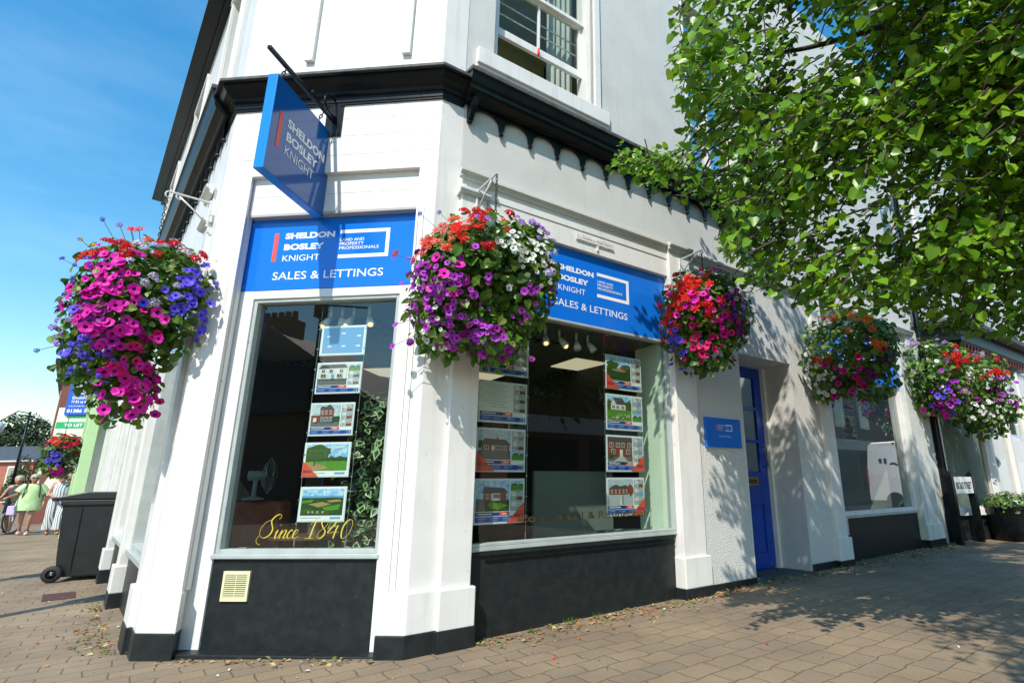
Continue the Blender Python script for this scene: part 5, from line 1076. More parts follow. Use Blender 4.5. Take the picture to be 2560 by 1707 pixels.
# ------------------------------------------------------------------ wheelie bins
BIN_B = mat('black_bin_plastic', (.016, .019, .021), .38, .5, n_amt=.3, n_scale=7); BIN_G = mat('green_bin_plastic', (.03, .11, .03), .4, .5); RUB = mat('bin_rubber', (.015, .015, .015), .7)
def wheelie_bin(label, fr, m, h=1.06, L=.80, w=.58):
    """fr.d runs from the handle side to the front, fr.n across"""
    z = gz(-6)
    t = thing('wheelie_bin', label, 'bin', fr.P(L / 2, z, -w / 2)); mb = MB()
    def ring(zz, a, b, c, d): return [fr.P(a, zz, -d), fr.P(b, zz, -d), fr.P(b, zz, -c), fr.P(a, zz, -c)]
    r = [ring(z + .05, .12, L - .12, .07, w - .07), ring(z + .30, .09, L - .09, .055, w - .055), ring(z + h - .16, .05, L - .03, .02, w - .02), ring(z + h - .15, .03, L - .005, .0, w), ring(z + h - .08, .03, L - .005, .0, w)]
    vs = [v for q in r for v in q]; fs = [(0, 1, 2, 3), (16, 19, 18, 17)] + [(4 * i + k, 4 * i + (k + 1) % 4, 4 * i + 4 + (k + 1) % 4, 4 * i + 4 + k) for i in range(4) for k in range(4)]
    mb.add(vs, fs, m)
    mb.add([fr.P(.24 + s, zz, .006 - off) for zz, off in ((z + .12, .055), (z + h - .17, .012)) for s in (0, .02)], [(0, 1, 3, 2)], m)
    mb.build('body', t, bevel=.018)
    mb = MB(); prof = [(.02, .0), (L * .3, .055), (L * .75, .05), (L + .01, .015), (L + .02, -.03), (L - .0, -.045), (.02, -.045)]
    n = len(prof); vs = [fr.P(a, z + h - .03 + b, s) for s in (.012, -w - .012) for a, b in prof]; mb.add(vs, [tuple(range(n)), tuple(range(2 * n - 1, n - 1, -1))] + [(i, n + i, n + (i + 1) % n, (i + 1) % n) for i in range(n)], m); mb.build('lid', t, bevel=.014)
    mb = MB(); mb.tube([fr.P(-.04, z + h - .07, .0), fr.P(-.04, z + h - .07, -w)], .028, m, 10)
    for s in (-.04, -w / 2, -w + .04): mb.box(fr, -.04, .06, z + h - .095, z + h - .05, s - .015, s + .015, m)
    mb.build('handle', t, smooth=False)
    for s in (.03, -w + .03):
        c = fr.P(.10, z + .10, s - .03); ax = (fr.d, Vector((0, 0, 1)), fr.n)
        mb = MB(); mb.lathe(c, [(.055, -.026), (.098, -.026), (.102, -.015), (.102, .015), (.098, .026), (.055, .026)], RUB, 24, ax); wh = mb.build('wheel', t, smooth=True)
        mb = MB(); mb.lathe(c, [(0, .018), (.02, .022), (.025, .012), (.057, .012), (.057, -.012), (0, -.012)], m, 20, ax); mb.build('hub', wh, smooth=True)
    mb = MB(); mb.tube([fr.P(.10, z + .10, .02), fr.P(.10, z + .10, -w - .0)], .012, STEEL, 8); mb.build('axle', t)
    return t
b0, b1 = Vector((-7.10, 7.42, 0)), Vector((-6.60, 7.83, 0))
bf = Frame(b0.x, b0.y, math.degrees(math.atan2(b1.y - b0.y, b1.x - b0.x)) - 12, -1)
wheelie_bin('black wheelie bin standing by the side street shop front', bf, BIN_B, 1.10, .94, .62)
gf = bf.sub(-.02, -.78, 2); gf.n = bf.n.copy()
wheelie_bin('green wheelie bin mostly hidden behind the black one', gf, BIN_G, 1.05, .82, .60)

for x_, y_, hh, lbl in ((-6.25, 2.85, 4.1, 'unseen post added beyond the left edge to cast a shadow across the left paving'), (-8.75, 4.6, 4.2, 'second unseen post added beyond the left edge to cast a shadow towards the bin')):  # unseen posts added to cast the shadow streaks; their lamp form is assumed
    shadow_post = thing('lamp_post', lbl, 'lamp post', (x_, y_, gz(x_))); mb = MB(); mb.lathe((x_, y_, 0), [(.16, -.1), (.16, .9), (.10, 1.0), (.09, hh - .4), (.0, hh - .4)], BLACK, 12); mb.build('column', shadow_post, smooth=True)
    mb = MB(); mb.lathe((x_, y_, hh - .4), [(.10, 0), (.20, .1), (.22, .4), (.08, .55), (0, .6)], BLACK, 12); mb.build('lantern', shadow_post, smooth=True)
# ------------------------------------------------------------------ side street beyond
MINT = mat('mint_green_paint', (.48, .72, .58), .45, n_amt=.08); LIMEG = mat('pale_green_paint', (.50, .72, .38), .45, n_amt=.06); REDB = brick_mat('red_brick', (.30, .075, .04), (.22, .055, .035), (.30, .24, .20), 9, (math.radians(90), 0, math.radians(20)))
gs = thing('green_shop_building', 'pale green shop front with a porch canopy on square posts', 'building', LF.P(12.8, 0, 0))
mb = MB(); mb.box(LF, 9.72, 16, -.2, 6.4, -4, -.10, MINT); mb.build('wall', gs)
for u in (9.85, 11.7, 13.6): mb = MB(); mb.box(LF, u, u + .3, -.2, 3.0, -.1, .0, WHITE); mb.build('pilaster', gs)
for u in (10.2, 12.05, 13.95): f = MB(); f.box(LF, u, u + 1.4, .7, 2.6, -.1, -.07, WHITE); f = f.build('window', gs); p_ = MB(); pane(p_, LF, u + .06, u + 1.34, .76, 2.54, -.062, GLASS_L); p_.build('pane', f)
mb = MB(); mb.box(LF, 15.0, 15.15, -.2, 3.3, -.10, .44, MINT); mb.box(LF, 14.96, 15.0, .9, 2.9, -.02, .38, WHITE); mb.build('porch_return', gs)
for u, o in ((10.95, .20), (14.6, .25)): mb = MB(); mb.box(LF, u, u + .24, -.2, 3.3, o, o + .20, LIMEG); mb.box(LF, u - .04, u + .28, 3.1, 3.3, o - .03, o + .23, LIMEG); mb.build('porch_post', gs, bevel=.01)
mb = MB(); mb.box(LF, 10.7, 15.2, 3.30, 3.62, -.10, .52, LIMEG); mb.box(LF, 10.6, 15.3, 3.62, 3.7, -.1, .60, WHITE); mb.build('canopy', gs, bevel=.01)
mb = MB(); mb.tube([LF.P(12.2, -.1, .30), LF.P(12.2, 3.3, .30)], .035, mat('dark_pole', (.05, .055, .06), .4), 8); mb.build('downpipe', gs)
bb = thing('brick_building', 'tall red brick building with a dark overhanging roof edge far along the side street', 'building', (-20.3, 22.5, 0))
q = Vector((-20.6, 20.6, 0)); bfm = Frame(q.x, q.y, 133.3, 1)
mb = MB(); mb.box(bfm, 0, 12, -.2, 5.9, -6, 0, REDB); mb.build('wall', bb)
mb = MB(); mb.box(bfm, -.25, 12.3, 5.9, 6.05, -6.2, .35, mat('dark_eaves', (.02, .02, .022), .5)); mb.box(bfm, -.1, 12.1, 5.7, 5.9, -6, .12, WHITE); mb.build('eaves', bb)
for u in (1.2, 3.6, 6): f = MB(); f.box(bfm, u, u + 1.0, 3.3, 5.0, 0, .05, WHITE); f = f.build('window', bb); p_ = MB(); pane(p_, bfm, u + .08, u + .92, 3.38, 4.92, .056, GLASS_L); p_.build('pane', f)
XF = Frame(0, 0, 0, -1)
def board(name, label, x0, x1, y, z0, z1, m, rows, tm, extra=None):
    fr = Frame(0, y, 2, -1); t = thing(name, label, 'sign', fr.P((x0 + x1) / 2, z0, 0)); mb = MB(); mb.box(fr, x0, x1, z0, z1, -.05, 0, m)
    mb.build('sign_panel', t)
    if extra: mb = MB(); extra(mb, fr); mb.build('colour_band', t)
    mb = MB()
    for body, a, b, c, d, bold in rows: letters(mb, fr, body, x0 + (x1 - x0) * a, x0 + (x1 - x0) * b, z0 + (z1 - z0) * c, z0 + (z1 - z0) * d, .006, tm, bold)
    mb.build('lettering', t); return t
SB = mat('agent_board_blue', (.012, .095, .50), .5)
board('agent_board', 'blue letting board with white lettering and a phone number beside the brick building', -16.62, -15.42, 17.45, 3.38, 4.80, SB,
      [('TO LET', .18, .75, .74, .88, .03), ('Ground and', .15, .62, .62, .69, .02), ('A First Floor Retail', .15, .9, .53, .60, .02), ('All enquiries', .12, .8, .45, .50, .02), ('Ground floor NIA', .12, .85, .35, .42, .02), ('77.83 sq m (838 sq ft)', .12, .92, .25, .32, .02), ('SHELDONBOSLEYKNIGHT.CO.UK', .08, .95, .18, .21, .0), ('01386 765700', .06, .95, .05, .13, .03)], SIGNWHITE)
CRM = mat('agent_board_cream', (.72, .78, .56), .5); GRN = mat('agent_board_green', (.02, .36, .13), .5)
board('agent_board', 'cream letting board with green bands below the blue one', -16.85, -15.8, 17.5, 2.72, 3.62, CRM, [('TO LET', .26, .80, .33, .44, .03)], SIGNWHITE,
      lambda mb, fr: (mb.box(fr, -16.83, -15.82, 2.72 + .9 * .27, 2.72 + .9 * .50, .0, .003, GRN), mb.box(fr, -16.55, -15.9, 2.72 + .9 * .62, 2.72 + .9 * .74, 0, .003, GRN), mb.box(fr, -16.65, -16.4, 2.72 + .9 * .74, 2.72 + .9 * .93, 0, .003, mat('agent_board_red', (.55, .05, .04), .5))))
rh = thing('brick_row_house', 'low red brick row house with grey slate roof at the street end', 'house', (-50, 47, 0))
RB2 = brick_mat('orange_brick', (.40, .11, .055), (.34, .09, .05), (.34, .26, .22), 6, (math.radians(90), 0, 0))
rf = Frame(-62, 47.2, -3, -1)
mb = MB(); mb.box(rf, 0, 14.8, -.3, 3.7, -6, 0, RB2); mb.build('wall', rh)
mb = MB(); q = [rf.P(-.3, 3.65, .3), rf.P(15.0, 3.65, .3), rf.P(15.0, 5.1, -3), rf.P(-.3, 5.1, -3), rf.P(15, 3.65, -6.3), rf.P(-.3, 3.65, -6.3)]; mb.add(q, [(0, 1, 2, 3), (3, 2, 4, 5), (1, 4, 2), (0, 3, 5)], SLATE); mb.build('roof', rh)
mb = MB(); mb.box(rf, -.3, 15.0, 3.55, 3.66, .02, .3, WHITE); mb.build('fascia', rh)
for u in (9.5, 12.6): f = MB(); f.box(rf, u, u + 1.4, 1.5, 3.2, 0, .06, WHITE); f = f.build('window', rh); p_ = MB(); pane(p_, rf, u + .1, u + 1.3, 1.6, 3.1, .066, GLASS_L); p_.build('pane', f)
wh = thing('white_cottage', 'small white gabled house end beside the far flower basket', 'house', (-44.8, 46, 0))
mb = MB(); c = Frame(-46.3, 46.0, 0, -1); mb.box(c, 0, 6, -.3, 3.6, -5, 0, WHITE_R); mb.build('wall', wh)
mb = MB(); mb.add([c.P(-.2, 3.6, .2), c.P(6.2, 3.6, .2), c.P(6.2, 4.6, -2.5), c.P(-.2, 4.6, -2.5), c.P(6.2, 3.6, -5.2), c.P(-.2, 3.6, -5.2)], [(0, 1, 2, 3), (3, 2, 4, 5), (1, 4, 2), (0, 3, 5)], SLATE); mb.build('roof', wh)
def bushy(name, label, base, trunk, lobes, n, leaf, greens, cat='tree'):
    t = thing(name, label, cat, base)
    if trunk: mb = MB(); mb.tube([base, (base[0] + .1, base[1], base[2] + trunk[0] * .5), (base[0], base[1], base[2] + trunk[0])], [trunk[1], trunk[1] * .8, trunk[1] * .4], BARK, 8); mb.build('trunk', t, smooth=True)
    P, N = [], []; tot = sum(a[3] * a[4] * a[5] for a in lobes)
    for (x, y, z, a, b, c) in lobes:
        k = int(n * a * b * c / tot); d = rng.normal(size=(k, 3)); d /= np.linalg.norm(d, axis=1, keepdims=True); r = rng.uniform(.3, 1, (k, 1)) ** .4
        P.append(np.array(base) + np.array([x, y, z]) + d * r * np.array([a, b, c])); N.append(d + rng.normal(size=(k, 3)) * .6 + np.array([0, 0, .5]))
    P = np.concatenate(P); N = np.concatenate(N); leaf_object('crown', P, N, rng.uniform(leaf * .7, leaf * 1.3, len(P)), greens, t); return t
DG = [mat('far_leaf_dark', (.025, .055, .018), .6, sub=.2), mat('far_leaf', (.04, .085, .022), .6, sub=.2), mat('far_leaf_deep', (.018, .042, .015), .6, sub=.2)]
bushy('broadleaf_tree', 'broad dark green tree behind the slate roof', (-70, 66, -.1), (6, .3), [(0, 0, 7.2, 2.6, 2, 1.4), (2.2, 0, 8.0, 2.4, 2, 1.7), (-2.8, 0, 7.4, 2.6, 2, 1.6), (.6, 0, 9.2, 2.2, 2, 1.3), (3.6, 0, 7.0, 1.6, 1.6, 1.2), (-5.5, 0, 6.5, 2.5, 2, 1.5), (-9, 0, 6.3, 3, 2, 1.5)], 6500, .34, DG)
mb_h = bushy('garden_hedge', 'mid green hedge line between the dark tree and the slate roof', (-66, 62, -.1), None, [(x, 0, 4.3 + .5 * math.sin(x), 2.2, 1.5, 1.6) for x in (-10, -7, -4, -1, 2, 5)], 3600, .3, [mat('hedge_leaf', (.06, .11, .025), .6, sub=.2), DG[1]], 'hedge')
bushy('conifer', 'small upright green tree in front of the brick row house', (-33.4, 32.2, -.1), (.8, .06), [(0, 0, 1.2, .62, .6, .8), (.05, 0, 1.9, .55, .5, .8), (.05, 0, 2.6, .34, .35, .7), (-.35, 0, 1.2, .45, .5, .7)], 2600, .12, [mat('conifer_leaf', (.05, .11, .025), .6, sub=.2), DG[1]])
sl = thing('street_lamp', 'black street lamp with a lantern at the far left', 'lamp post', (-32.9, 31.4, -.1))
mb = MB(); mb.tube([(-32.9, 31.4, -.1), (-32.9, 31.4, 5.6)], [.09, .05], BLACK, 8); mb.build('column', sl, smooth=True)
mb = MB(); mb.tube([(-32.9, 31.4, 5.5), (-33.3, 31.1, 5.6), (-33.9, 30.8, 5.0)], .03, BLACK, 6); mb.build('lamp_arm', sl)
mb = MB(); mb.lathe((-33.9, 30.8, 4.3), [(.10, 0), (.24, .15), (.26, .45), (.12, .65), (0, .7)], mat('lantern_glass', (.5, .55, .55), .2), 12); mb.build('lantern', sl, smooth=True)
pa = thing('parasol', 'closed cream cafe parasol behind the woman in pale green', 'parasol', (-17.0, 17.7, -.08))
mb = MB(); mb.tube([(-17.0, 17.7, -.08), (-17.0, 17.7, 2.3)], .025, mat('parasol_pole', (.3, .25, .18), .5), 8); mb.build('pole', pa)
mb = MB(); mb.lathe((-17.0, 17.7, 0), [(.52, .95), (.50, 1.0), (.30, 1.55), (.14, 1.95), (.04, 2.2), (0, 2.25)], mat('parasol_canvas', (.70, .58, .42), .8), 10); mb.build('canopy', pa)
mb = MB(); mb.lathe((-17.0, 17.7, -.08), [(.28, 0), (.28, .07), (.05, .12), (0, .12)], mat('parasol_foot', (.2, .2, .2), .7), 16); mb.build('foot', pa)
tb = thing('flower_tub', 'low wooden tub of pink and yellow flowers on the far pavement', 'planter', (-16.05, 17.7, -.08))
mb = MB(); mb.lathe((-16.05, 17.7, -.08), [(.26, 0), (.34, .45), (.31, .45), (.28, .38), (0, .38)], mat('tub_wood', (.13, .07, .04), .7), 16); mb.build('tub', tb)
n = 500; d = rng.normal(size=(n, 3)); d /= np.linalg.norm(d, axis=1, keepdims=True); leaf_object('foliage', np.array([-16.05, 17.7, .55]) + d * np.array([.42, .42, .28]), d + [0, 0, .5], rng.uniform(.06, .12, n), LG, tb)
for i in range(40):
    a = random.random() * 6.28; rr = random.random() ** .5; key = random.choice(('cer', 'yel', 'mag', 'whi')); nm, me, r = FL[key]; o = bpy.data.objects.new(nm, me); COL.objects.link(o); o.parent = tb; o.location = (.42 * rr * math.cos(a), .42 * rr * math.sin(a), .63 + .28 * math.sqrt(1 - rr * rr)); o.scale = (.06,) * 3; o.rotation_euler = (.9, random.uniform(-.5, .5), random.random())

# ------------------------------------------------------------------ people
SKIN = mat('sunburnt_skin', (.50, .24, .16), .5, sub=.05); HAIRG = mat('ash_blonde_hair', (.50, .44, .32), .6, n_amt=.4, n_scale=40); HAIRB = mat('brown_hair', (.16, .10, .05), .6, n_amt=.3, n_scale=40); HAIRS = mat('grey_hair', (.22, .22, .22), .6)
SHADE = mat('sunglass_lens', (.02, .012, .012), .1); LIP = mat('lip_colour', (.45, .10, .09), .5)
TIE = mat('green_tie_dye_cloth', (.58, .76, .46), .8, col2=(.42, .64, .24), n_scale=7); PINKS = mat('pink_trainers', (.72, .45, .46), .6); LILAC = mat('lilac_bag', (.52, .42, .70), .6); STRAP = mat('dark_strap', (.03, .035, .03), .6)
def stripe_mat():
    m = bpy.data.materials.new('striped_cotton'); m.use_nodes = True; nt = m.node_tree; b = nt.nodes['Principled BSDF']; b.inputs['Roughness'].default_value = .85
    tc = nt.nodes.new('ShaderNodeTexCoord'); wv = nt.nodes.new('ShaderNodeTexWave'); wv.bands_direction = 'X'; wv.inputs['Scale'].default_value = 7; wv.inputs['Distortion'].default_value = 1.0; wv.inputs['Detail Scale'].default_value = .6
    rp = nt.nodes.new('ShaderNodeValToRGB'); rp.color_ramp.elements[0].color = (.12, .15, .22, 1); rp.color_ramp.elements[1].color = (.74, .74, .72, 1); rp.color_ramp.elements[0].position = .22; rp.color_ramp.elements[1].position = .36
    nt.links.new(tc.outputs['Object'], wv.inputs[0]); nt.links.new(wv.outputs[0], rp.inputs[0]); nt.links.new(rp.outputs[0], b.inputs[0]); return m
STRIPE = stripe_mat(); SANDAL = mat('tan_sandal', (.30, .16, .09), .6); LTBLUE = mat('pale_blue_shirt', (.50, .62, .66), .8); NAVY = mat('navy_cloth', (.03, .05, .09), .8); DARKTOP = mat('dark_top', (.05, .05, .055), .8)
def person(label, at, face, J, clothes, hair, hairstyle, shades, h=1.62):
    """J: joints in metres (right, forward, up) for a 1.62 m adult"""
    k = h / 1.62; f = Vector((face[0], face[1], 0)).normalized(); r = Vector((f.y, -f.x, 0)); b = Vector(at); Q = lambda p: b + r * p[0] * k + f * p[1] * k + Vector((0, 0, p[2] * k))
    t = thing('person', label, 'person', b)
    V, E, Rr = [], [], []
    def v(p, rad): V.append(Q(p) - b); Rr.append(rad * k); return len(V) - 1
    pel = v((0, 0, .90), .13); wa = v((0, .0, 1.05), .115); che = v((0, .0, 1.25), .125); ne0 = v((0, 0, 1.37), .06); hx, hy, hz = J['head']
    ne = v((hx * .5, hy * .5, 1.42), .048); j0 = v((hx, hy + .02, hz - .04), .068); hd = v((hx, hy, hz + .04), .088); top = v((hx, hy - .01, hz + .10), .070); nose = v((hx, hy + .095, hz + .01), .012)
    E += [(pel, wa), (wa, che), (che, ne0), (ne0, ne), (ne, j0), (j0, hd), (hd, top), (hd, nose)]
    for s, n in ((-1, 'l'), (1, 'r')):
        ear = v((hx + s * .085, hy - .01, hz + .01), .014); E.append((hd, ear))
        sh = v((s * .16, 0, 1.33), .058); el = v(J['elbow_' + n], .040); wr = v(J['wrist_' + n], .026); E += [(che, sh), (sh, el), (el, wr)]
        d = Vector(J['wrist_' + n]) - Vector(J['elbow_' + n]); d.normalize(); sd = Vector((0, 1, 0)) if abs(d.y) < .6 else Vector((1, 0, 0)); up2 = d.cross(sd).normalized(); pm_ = Vector(J['wrist_' + n]) + d * .055; pmv = v(tuple(pm_), .030); E.append((wr, pmv))
        for q, ln in zip((-.027, -.009, .009, .027), (.060, .072, .068, .052)):
            a1 = pm_ + d * .030 + sd * q; a2 = a1 + d * ln * .55 + up2 * .008; a3 = a2 + d * ln * .4 + up2 * .022; i1 = v(tuple(a1), .0095); i2 = v(tuple(a2), .0085); i3 = v(tuple(a3), .007); E += [(pmv, i1), (i1, i2), (i2, i3)]
        a1 = pm_ - d * .02 + sd * .034; a2 = a1 + d * .035 + sd * .022; i1 = v(tuple(a1), .011); i2 = v(tuple(a2), .009); E += [(pmv, i1), (i1, i2)]
        hp = v((s * .09, 0, .86), .095); kn = v(J['knee_' + n], .058); cf = v(tuple(Vector(J['knee_' + n]).lerp(Vector(J['ankle_' + n]), .35)), .056); an = v(J['ankle_' + n], .034); toe = v(tuple(Vector(J['ankle_' + n]) + Vector((s * .02, .13, -.045))), .028); E += [(pel, hp), (hp, kn), (kn, cf), (cf, an), (an, toe)]
    me = bpy.data.meshes.new('body'); me.from_pydata([tuple(x) for x in V], E, []); me.materials.append(SKIN); o = bpy.data.objects.new('body', me); COL.objects.link(o); o.parent = t
    sk = o.modifiers.new('skin', 'SKIN'); sk.use_smooth_shade = True; lay = me.skin_vertices[0].data
    for i, rad in enumerate(Rr): lay[i].radius = (rad, rad)
    lay[pel].use_root = True
    ss = o.modifiers.new('sub', 'SUBSURF'); ss.levels = 1; ss.render_levels = 1
    def loft(name, rings, m, seg=16):
        mb = MB(); vs = []; fs = []
        for (c, rx, ry) in rings:
            for i in range(seg): a = 2 * math.pi * i / seg; w = 1 + .05 * math.sin(a * 5 + c[2] * 9); vs.append(Q((c[0] + rx * math.cos(a) * w, c[1] + ry * math.sin(a) * w, c[2])))
        for i in range(len(rings) - 1):
            for q in range(seg): fs.append((i * seg + q, i * seg + (q + 1) % seg, (i + 1) * seg + (q + 1) % seg, (i + 1) * seg + q))
        mb.add(vs, fs, m); return mb.build(name, t, smooth=True)
    def sleeve(name, pts, rad, m): mb = MB(); mb.tube([Q(p) for p in pts], [x * k for x in rad], m, 12, False); return mb.build(name, t, smooth=True)
    clothes(loft, sleeve, Q, t, J)
    mb = MB(); c = Q((hx, hy - .022, hz + .055)); ax = (r, f, Vector((0, 0, 1)))
    mb.lathe(c, [(.098 * k, -.05 * k if hairstyle == 'short' else -.12 * k), (.106 * k, .0), (.098 * k, .05 * k), (.066 * k, .085 * k), (0, .10 * k)], hair, 14, ax); mb.build('hair', t, smooth=True)
    if shades:
        mb = MB()
        for s in (-1, 1): mb.ball(Q((hx + s * .036, hy + .085, hz + .035)), .030 * k, SHADE, 10, 6, (1, .5, .8))
        mb.tube([Q((hx - .085, hy, hz + .04)), Q((hx - .06, hy + .085, hz + .042)), Q((hx + .06, hy + .085, hz + .042)), Q((hx + .085, hy, hz + .04))], .006 * k, SHADE, 5); mb.build('sunglasses', t)
    mb = MB(); mb.ball(Q((hx, hy + .086, hz - .045)), .020 * k, LIP, 8, 5, (1.1, .4, .35)); mb.build('mouth', t)
    return t
def shoes(Q, t, J, m, name='shoe'):
    for n in 'lr':
        a = Vector(J['ankle_' + n]); mb = MB()
        for s, zz, rr in ((-.05, .0, .045), (.02, .0, .05), (.10, -.01, .045), (.15, -.015, .035)): mb.ball(Q((a.x, a.y + s, max(.035, a.z - .055) + zz * .5)), rr, m, 10, 6, (.9, 1.2, .8))
        mb.build(name, t, smooth=True)
JA = dict(head=(0, .03, 1.50), elbow_l=(-.27, -.02, 1.08), wrist_l=(-.28, .08, .86), elbow_r=(.27, .02, 1.10), wrist_r=(.42, .20, 1.03), knee_l=(-.09, .10, .50), ankle_l=(-.08, .0, .10), knee_r=(.09, -.02, .48), ankle_r=(.08, -.14, .12))
def cl_A(loft, sleeve, Q, t, J):
    loft('tie_dye_top', [((0, 0, .66), .27, .19), ((0, 0, .80), .27, .19), ((0, 0, 1.0), .245, .17), ((0, 0, 1.18), .225, .16), ((0, 0, 1.30), .20, .13), ((0, 0, 1.37), .11, .08)], TIE)
    for s, n in ((-1, 'l'), (1, 'r')): sleeve('sleeve', [(s * .13, 0, 1.34), (s * .20, .0, 1.25), tuple(Vector(J['elbow_' + n]) + Vector((0, 0, .04)))], [.08, .10, .105], TIE)
    for s in (-1, 1): sleeve('bag_strap', [(s * .12, .08, 1.37), (s * .15, .165, 1.22), (s * .17, .12, 1.0)], [.015, .015, .015], STRAP)
    shoes(Q, t, J, PINKS, 'trainer')
    for n in 'lr': a = J['ankle_' + n]; sleeve('sock', [(a[0], a[1], a[2] - .01), (a[0], a[1], a[2] + .05)], [.042, .042], STRAP)
FACE = (.70, -.72)
pA = (-15.62, 15.50, -.08)
person('woman in loose green tie-dye top, sunglasses and pink trainers', pA, FACE, JA, cl_A, HAIRG, 'short', True, 1.60)
r_ = Vector((FACE[1], -FACE[0], 0)).normalized()
bagp = Vector(pA) + Vector((-.72, -.70, 0)).normalized() * .30 + Vector((0, 0, .50)); bg_ = thing('carrier_bag', 'small lilac bag held low by the woman in pale green', 'bag', bagp)
mb = MB(); fr_ = Frame(bagp.x, bagp.y, 0, -1); mb.box(fr_, -.11, .11, .46, .70, -.05, .05, LILAC); mb.build('bag_body', bg_, bevel=.02)
mb = MB(); mb.tube([bagp + Vector((-.06, 0, .18)), bagp + Vector((-.03, 0, .28)), bagp + Vector((.03, 0, .28)), bagp + Vector((.06, 0, .18))], .008, LILAC, 6); mb.build('bag_handle', bg_)
JB = dict(head=(.02, .10, 1.47), elbow_l=(-.25, .06, 1.08), wrist_l=(-.14, .26, 1.0), elbow_r=(.25, .06, 1.08), wrist_r=(.12, .26, 1.0), knee_l=(-.10, .10, .48), ankle_l=(-.10, .06, .09), knee_r=(.10, .0, .48), ankle_r=(.10, -.10, .10))
def cl_B(loft, sleeve, Q, t, J):
    loft('striped_top', [((0, 0, .86), .20, .15), ((0, 0, 1.05), .18, .14), ((0, 0, 1.22), .185, .14), ((0, 0, 1.33), .16, .11), ((0, 0, 1.38), .10, .08)], STRIPE)
    for s, n in ((-1, 'l'), (1, 'r')):
        kx, ky, kz = J['knee_' + n]; ax, ay, az = J['ankle_' + n]; loft('trouser_leg', [((s * .09, 0, .92), .12, .13), ((s * .10, ky * .5, .70), .125, .13), ((kx, ky, kz), .12, .12), ((ax, ay, .14), .13, .13)], STRIPE, 12)
    shoes(Q, t, J, SANDAL, 'sandal')
person('woman in striped top and wide striped trousers looking down at her hands', (-14.93, 15.62, -.08), FACE, JB, cl_B, HAIRB, 'short', True, 1.62)
def cl_C(loft, sleeve, Q, t, J):
    loft('dark_top', [((0, 0, .80), .20, .15), ((0, 0, 1.22), .19, .14), ((0, 0, 1.37), .10, .08)], DARKTOP); loft('trousers', [((0, 0, .10), .16, .14), ((0, 0, .5), .18, .15), ((0, 0, .90), .18, .15)], NAVY); shoes(Q, t, J, SANDAL)
person('person in dark glasses walking just behind the woman in stripes', (-15.75, 16.75, -.08), FACE, JB, cl_C, HAIRB, 'long', True, 1.60)
JD = dict(head=(0, .03, 1.50), elbow_l=(-.24, .05, 1.08), wrist_l=(-.22, .28, .98), elbow_r=(.25, .05, 1.08), wrist_r=(.26, .26, .98), knee_l=(-.09, .12, .49), ankle_l=(-.08, .16, .09), knee_r=(.09, -.02, .48), ankle_r=(.08, -.2, .13))
def cl_D(loft, sleeve, Q, t, J):
    loft('pale_shirt', [((0, 0, .82), .21, .16), ((0, 0, 1.05), .20, .15), ((0, 0, 1.25), .20, .14), ((0, 0, 1.37), .10, .08)], LTBLUE); loft('shorts', [((0, 0, .55), .20, .15), ((0, 0, .90), .18, .15)], NAVY)
    for s, n in ((-1, 'l'), (1, 'r')): sleeve('sleeve', [(s * .13, 0, 1.34), (s * .2, .02, 1.22)], [.075, .075], LTBLUE)
    shoes(Q, t, J, DARKTOP)
person('grey haired man in pale blue shirt at the left edge', (-16.72, 15.35, -.08), (.2, -1), JD, cl_D, HAIRS, 'short', False, 1.62)
def cl_E(loft, sleeve, Q, t, J):
    loft('vest_top', [((0, 0, .82), .19, .15), ((0, 0, 1.05), .175, .14), ((0, 0, 1.25), .18, .13), ((0, 0, 1.36), .10, .08)], DARKTOP); loft('shorts', [((0, 0, .60), .19, .15), ((0, 0, .90), .18, .15)], NAVY); shoes(Q, t, J, DARKTOP)
person('bare armed fair haired person with a hand on the parked bicycle', (-16.62, 16.05, -.08), (.5, -.85), JD, cl_E, HAIRG, 'short', False, 1.58)
bk = thing('bicycle', 'black bicycle with white frame parts at the far left behind the people', 'bicycle', (-16.55, 15.95, -.08))
kf = Frame(-16.38, 15.90, 172, -1)
def torus(mb, c, ax, R1, r1, m, n=32):
    mb.tube([c + (ax[0] * math.cos(a) + ax[1] * math.sin(a)) * R1 for a in np.linspace(0, 2 * math.pi, n + 1)], r1, m, 8, False)
for u in (0, 1.02):
    c = kf.P(u, .27, 0); ax = (kf.d, Vector((0, 0, 1))); mb = MB(); torus(mb, c, ax, .32, .026, RUB); w_ = mb.build('wheel', bk, smooth=True); mb = MB(); torus(mb, c, ax, .295, .010, STEEL)
    for a in np.linspace(0, 2 * math.pi, 15)[:-1]: mb.tube([c, c + (ax[0] * math.cos(a) + ax[1] * math.sin(a)) * .29], .0025, STEEL, 4, False)
    mb.ball(c, .03, STEEL); mb.build('spokes', w_)
FRW = mat('white_bicycle_paint', (.7, .7, .7), .3)
mb = MB(); A, Bq, Cq, Dq = kf.P(.10, .82, 0), kf.P(.45, .25, 0), kf.P(.62, .78, 0), kf.P(1.02, .27, 0)
for a, b in ((A, Bq), (A, Cq), (Bq, Cq), (Bq, Dq), (Cq, Dq), (A, kf.P(0, .27, 0))): mb.tube([a, b], .018, FRW, 8)
mb.build('frame', bk)
mb = MB(); mb.tube([kf.P(.12, .95, -.28), kf.P(.10, .98, 0), kf.P(.12, .95, .28)], .014, BLACK, 8); mb.tube([A, kf.P(.10, .98, 0)], .015, BLACK, 8); mb.build('handlebar', bk)
mb = MB(); mb.ball(kf.P(.66, .93, 0), .12, BLACK, 10, 6, (1, .6, .35)); mb.tube([Cq, kf.P(.66, .92, 0)], .014, BLACK, 8); mb.build('saddle', bk)
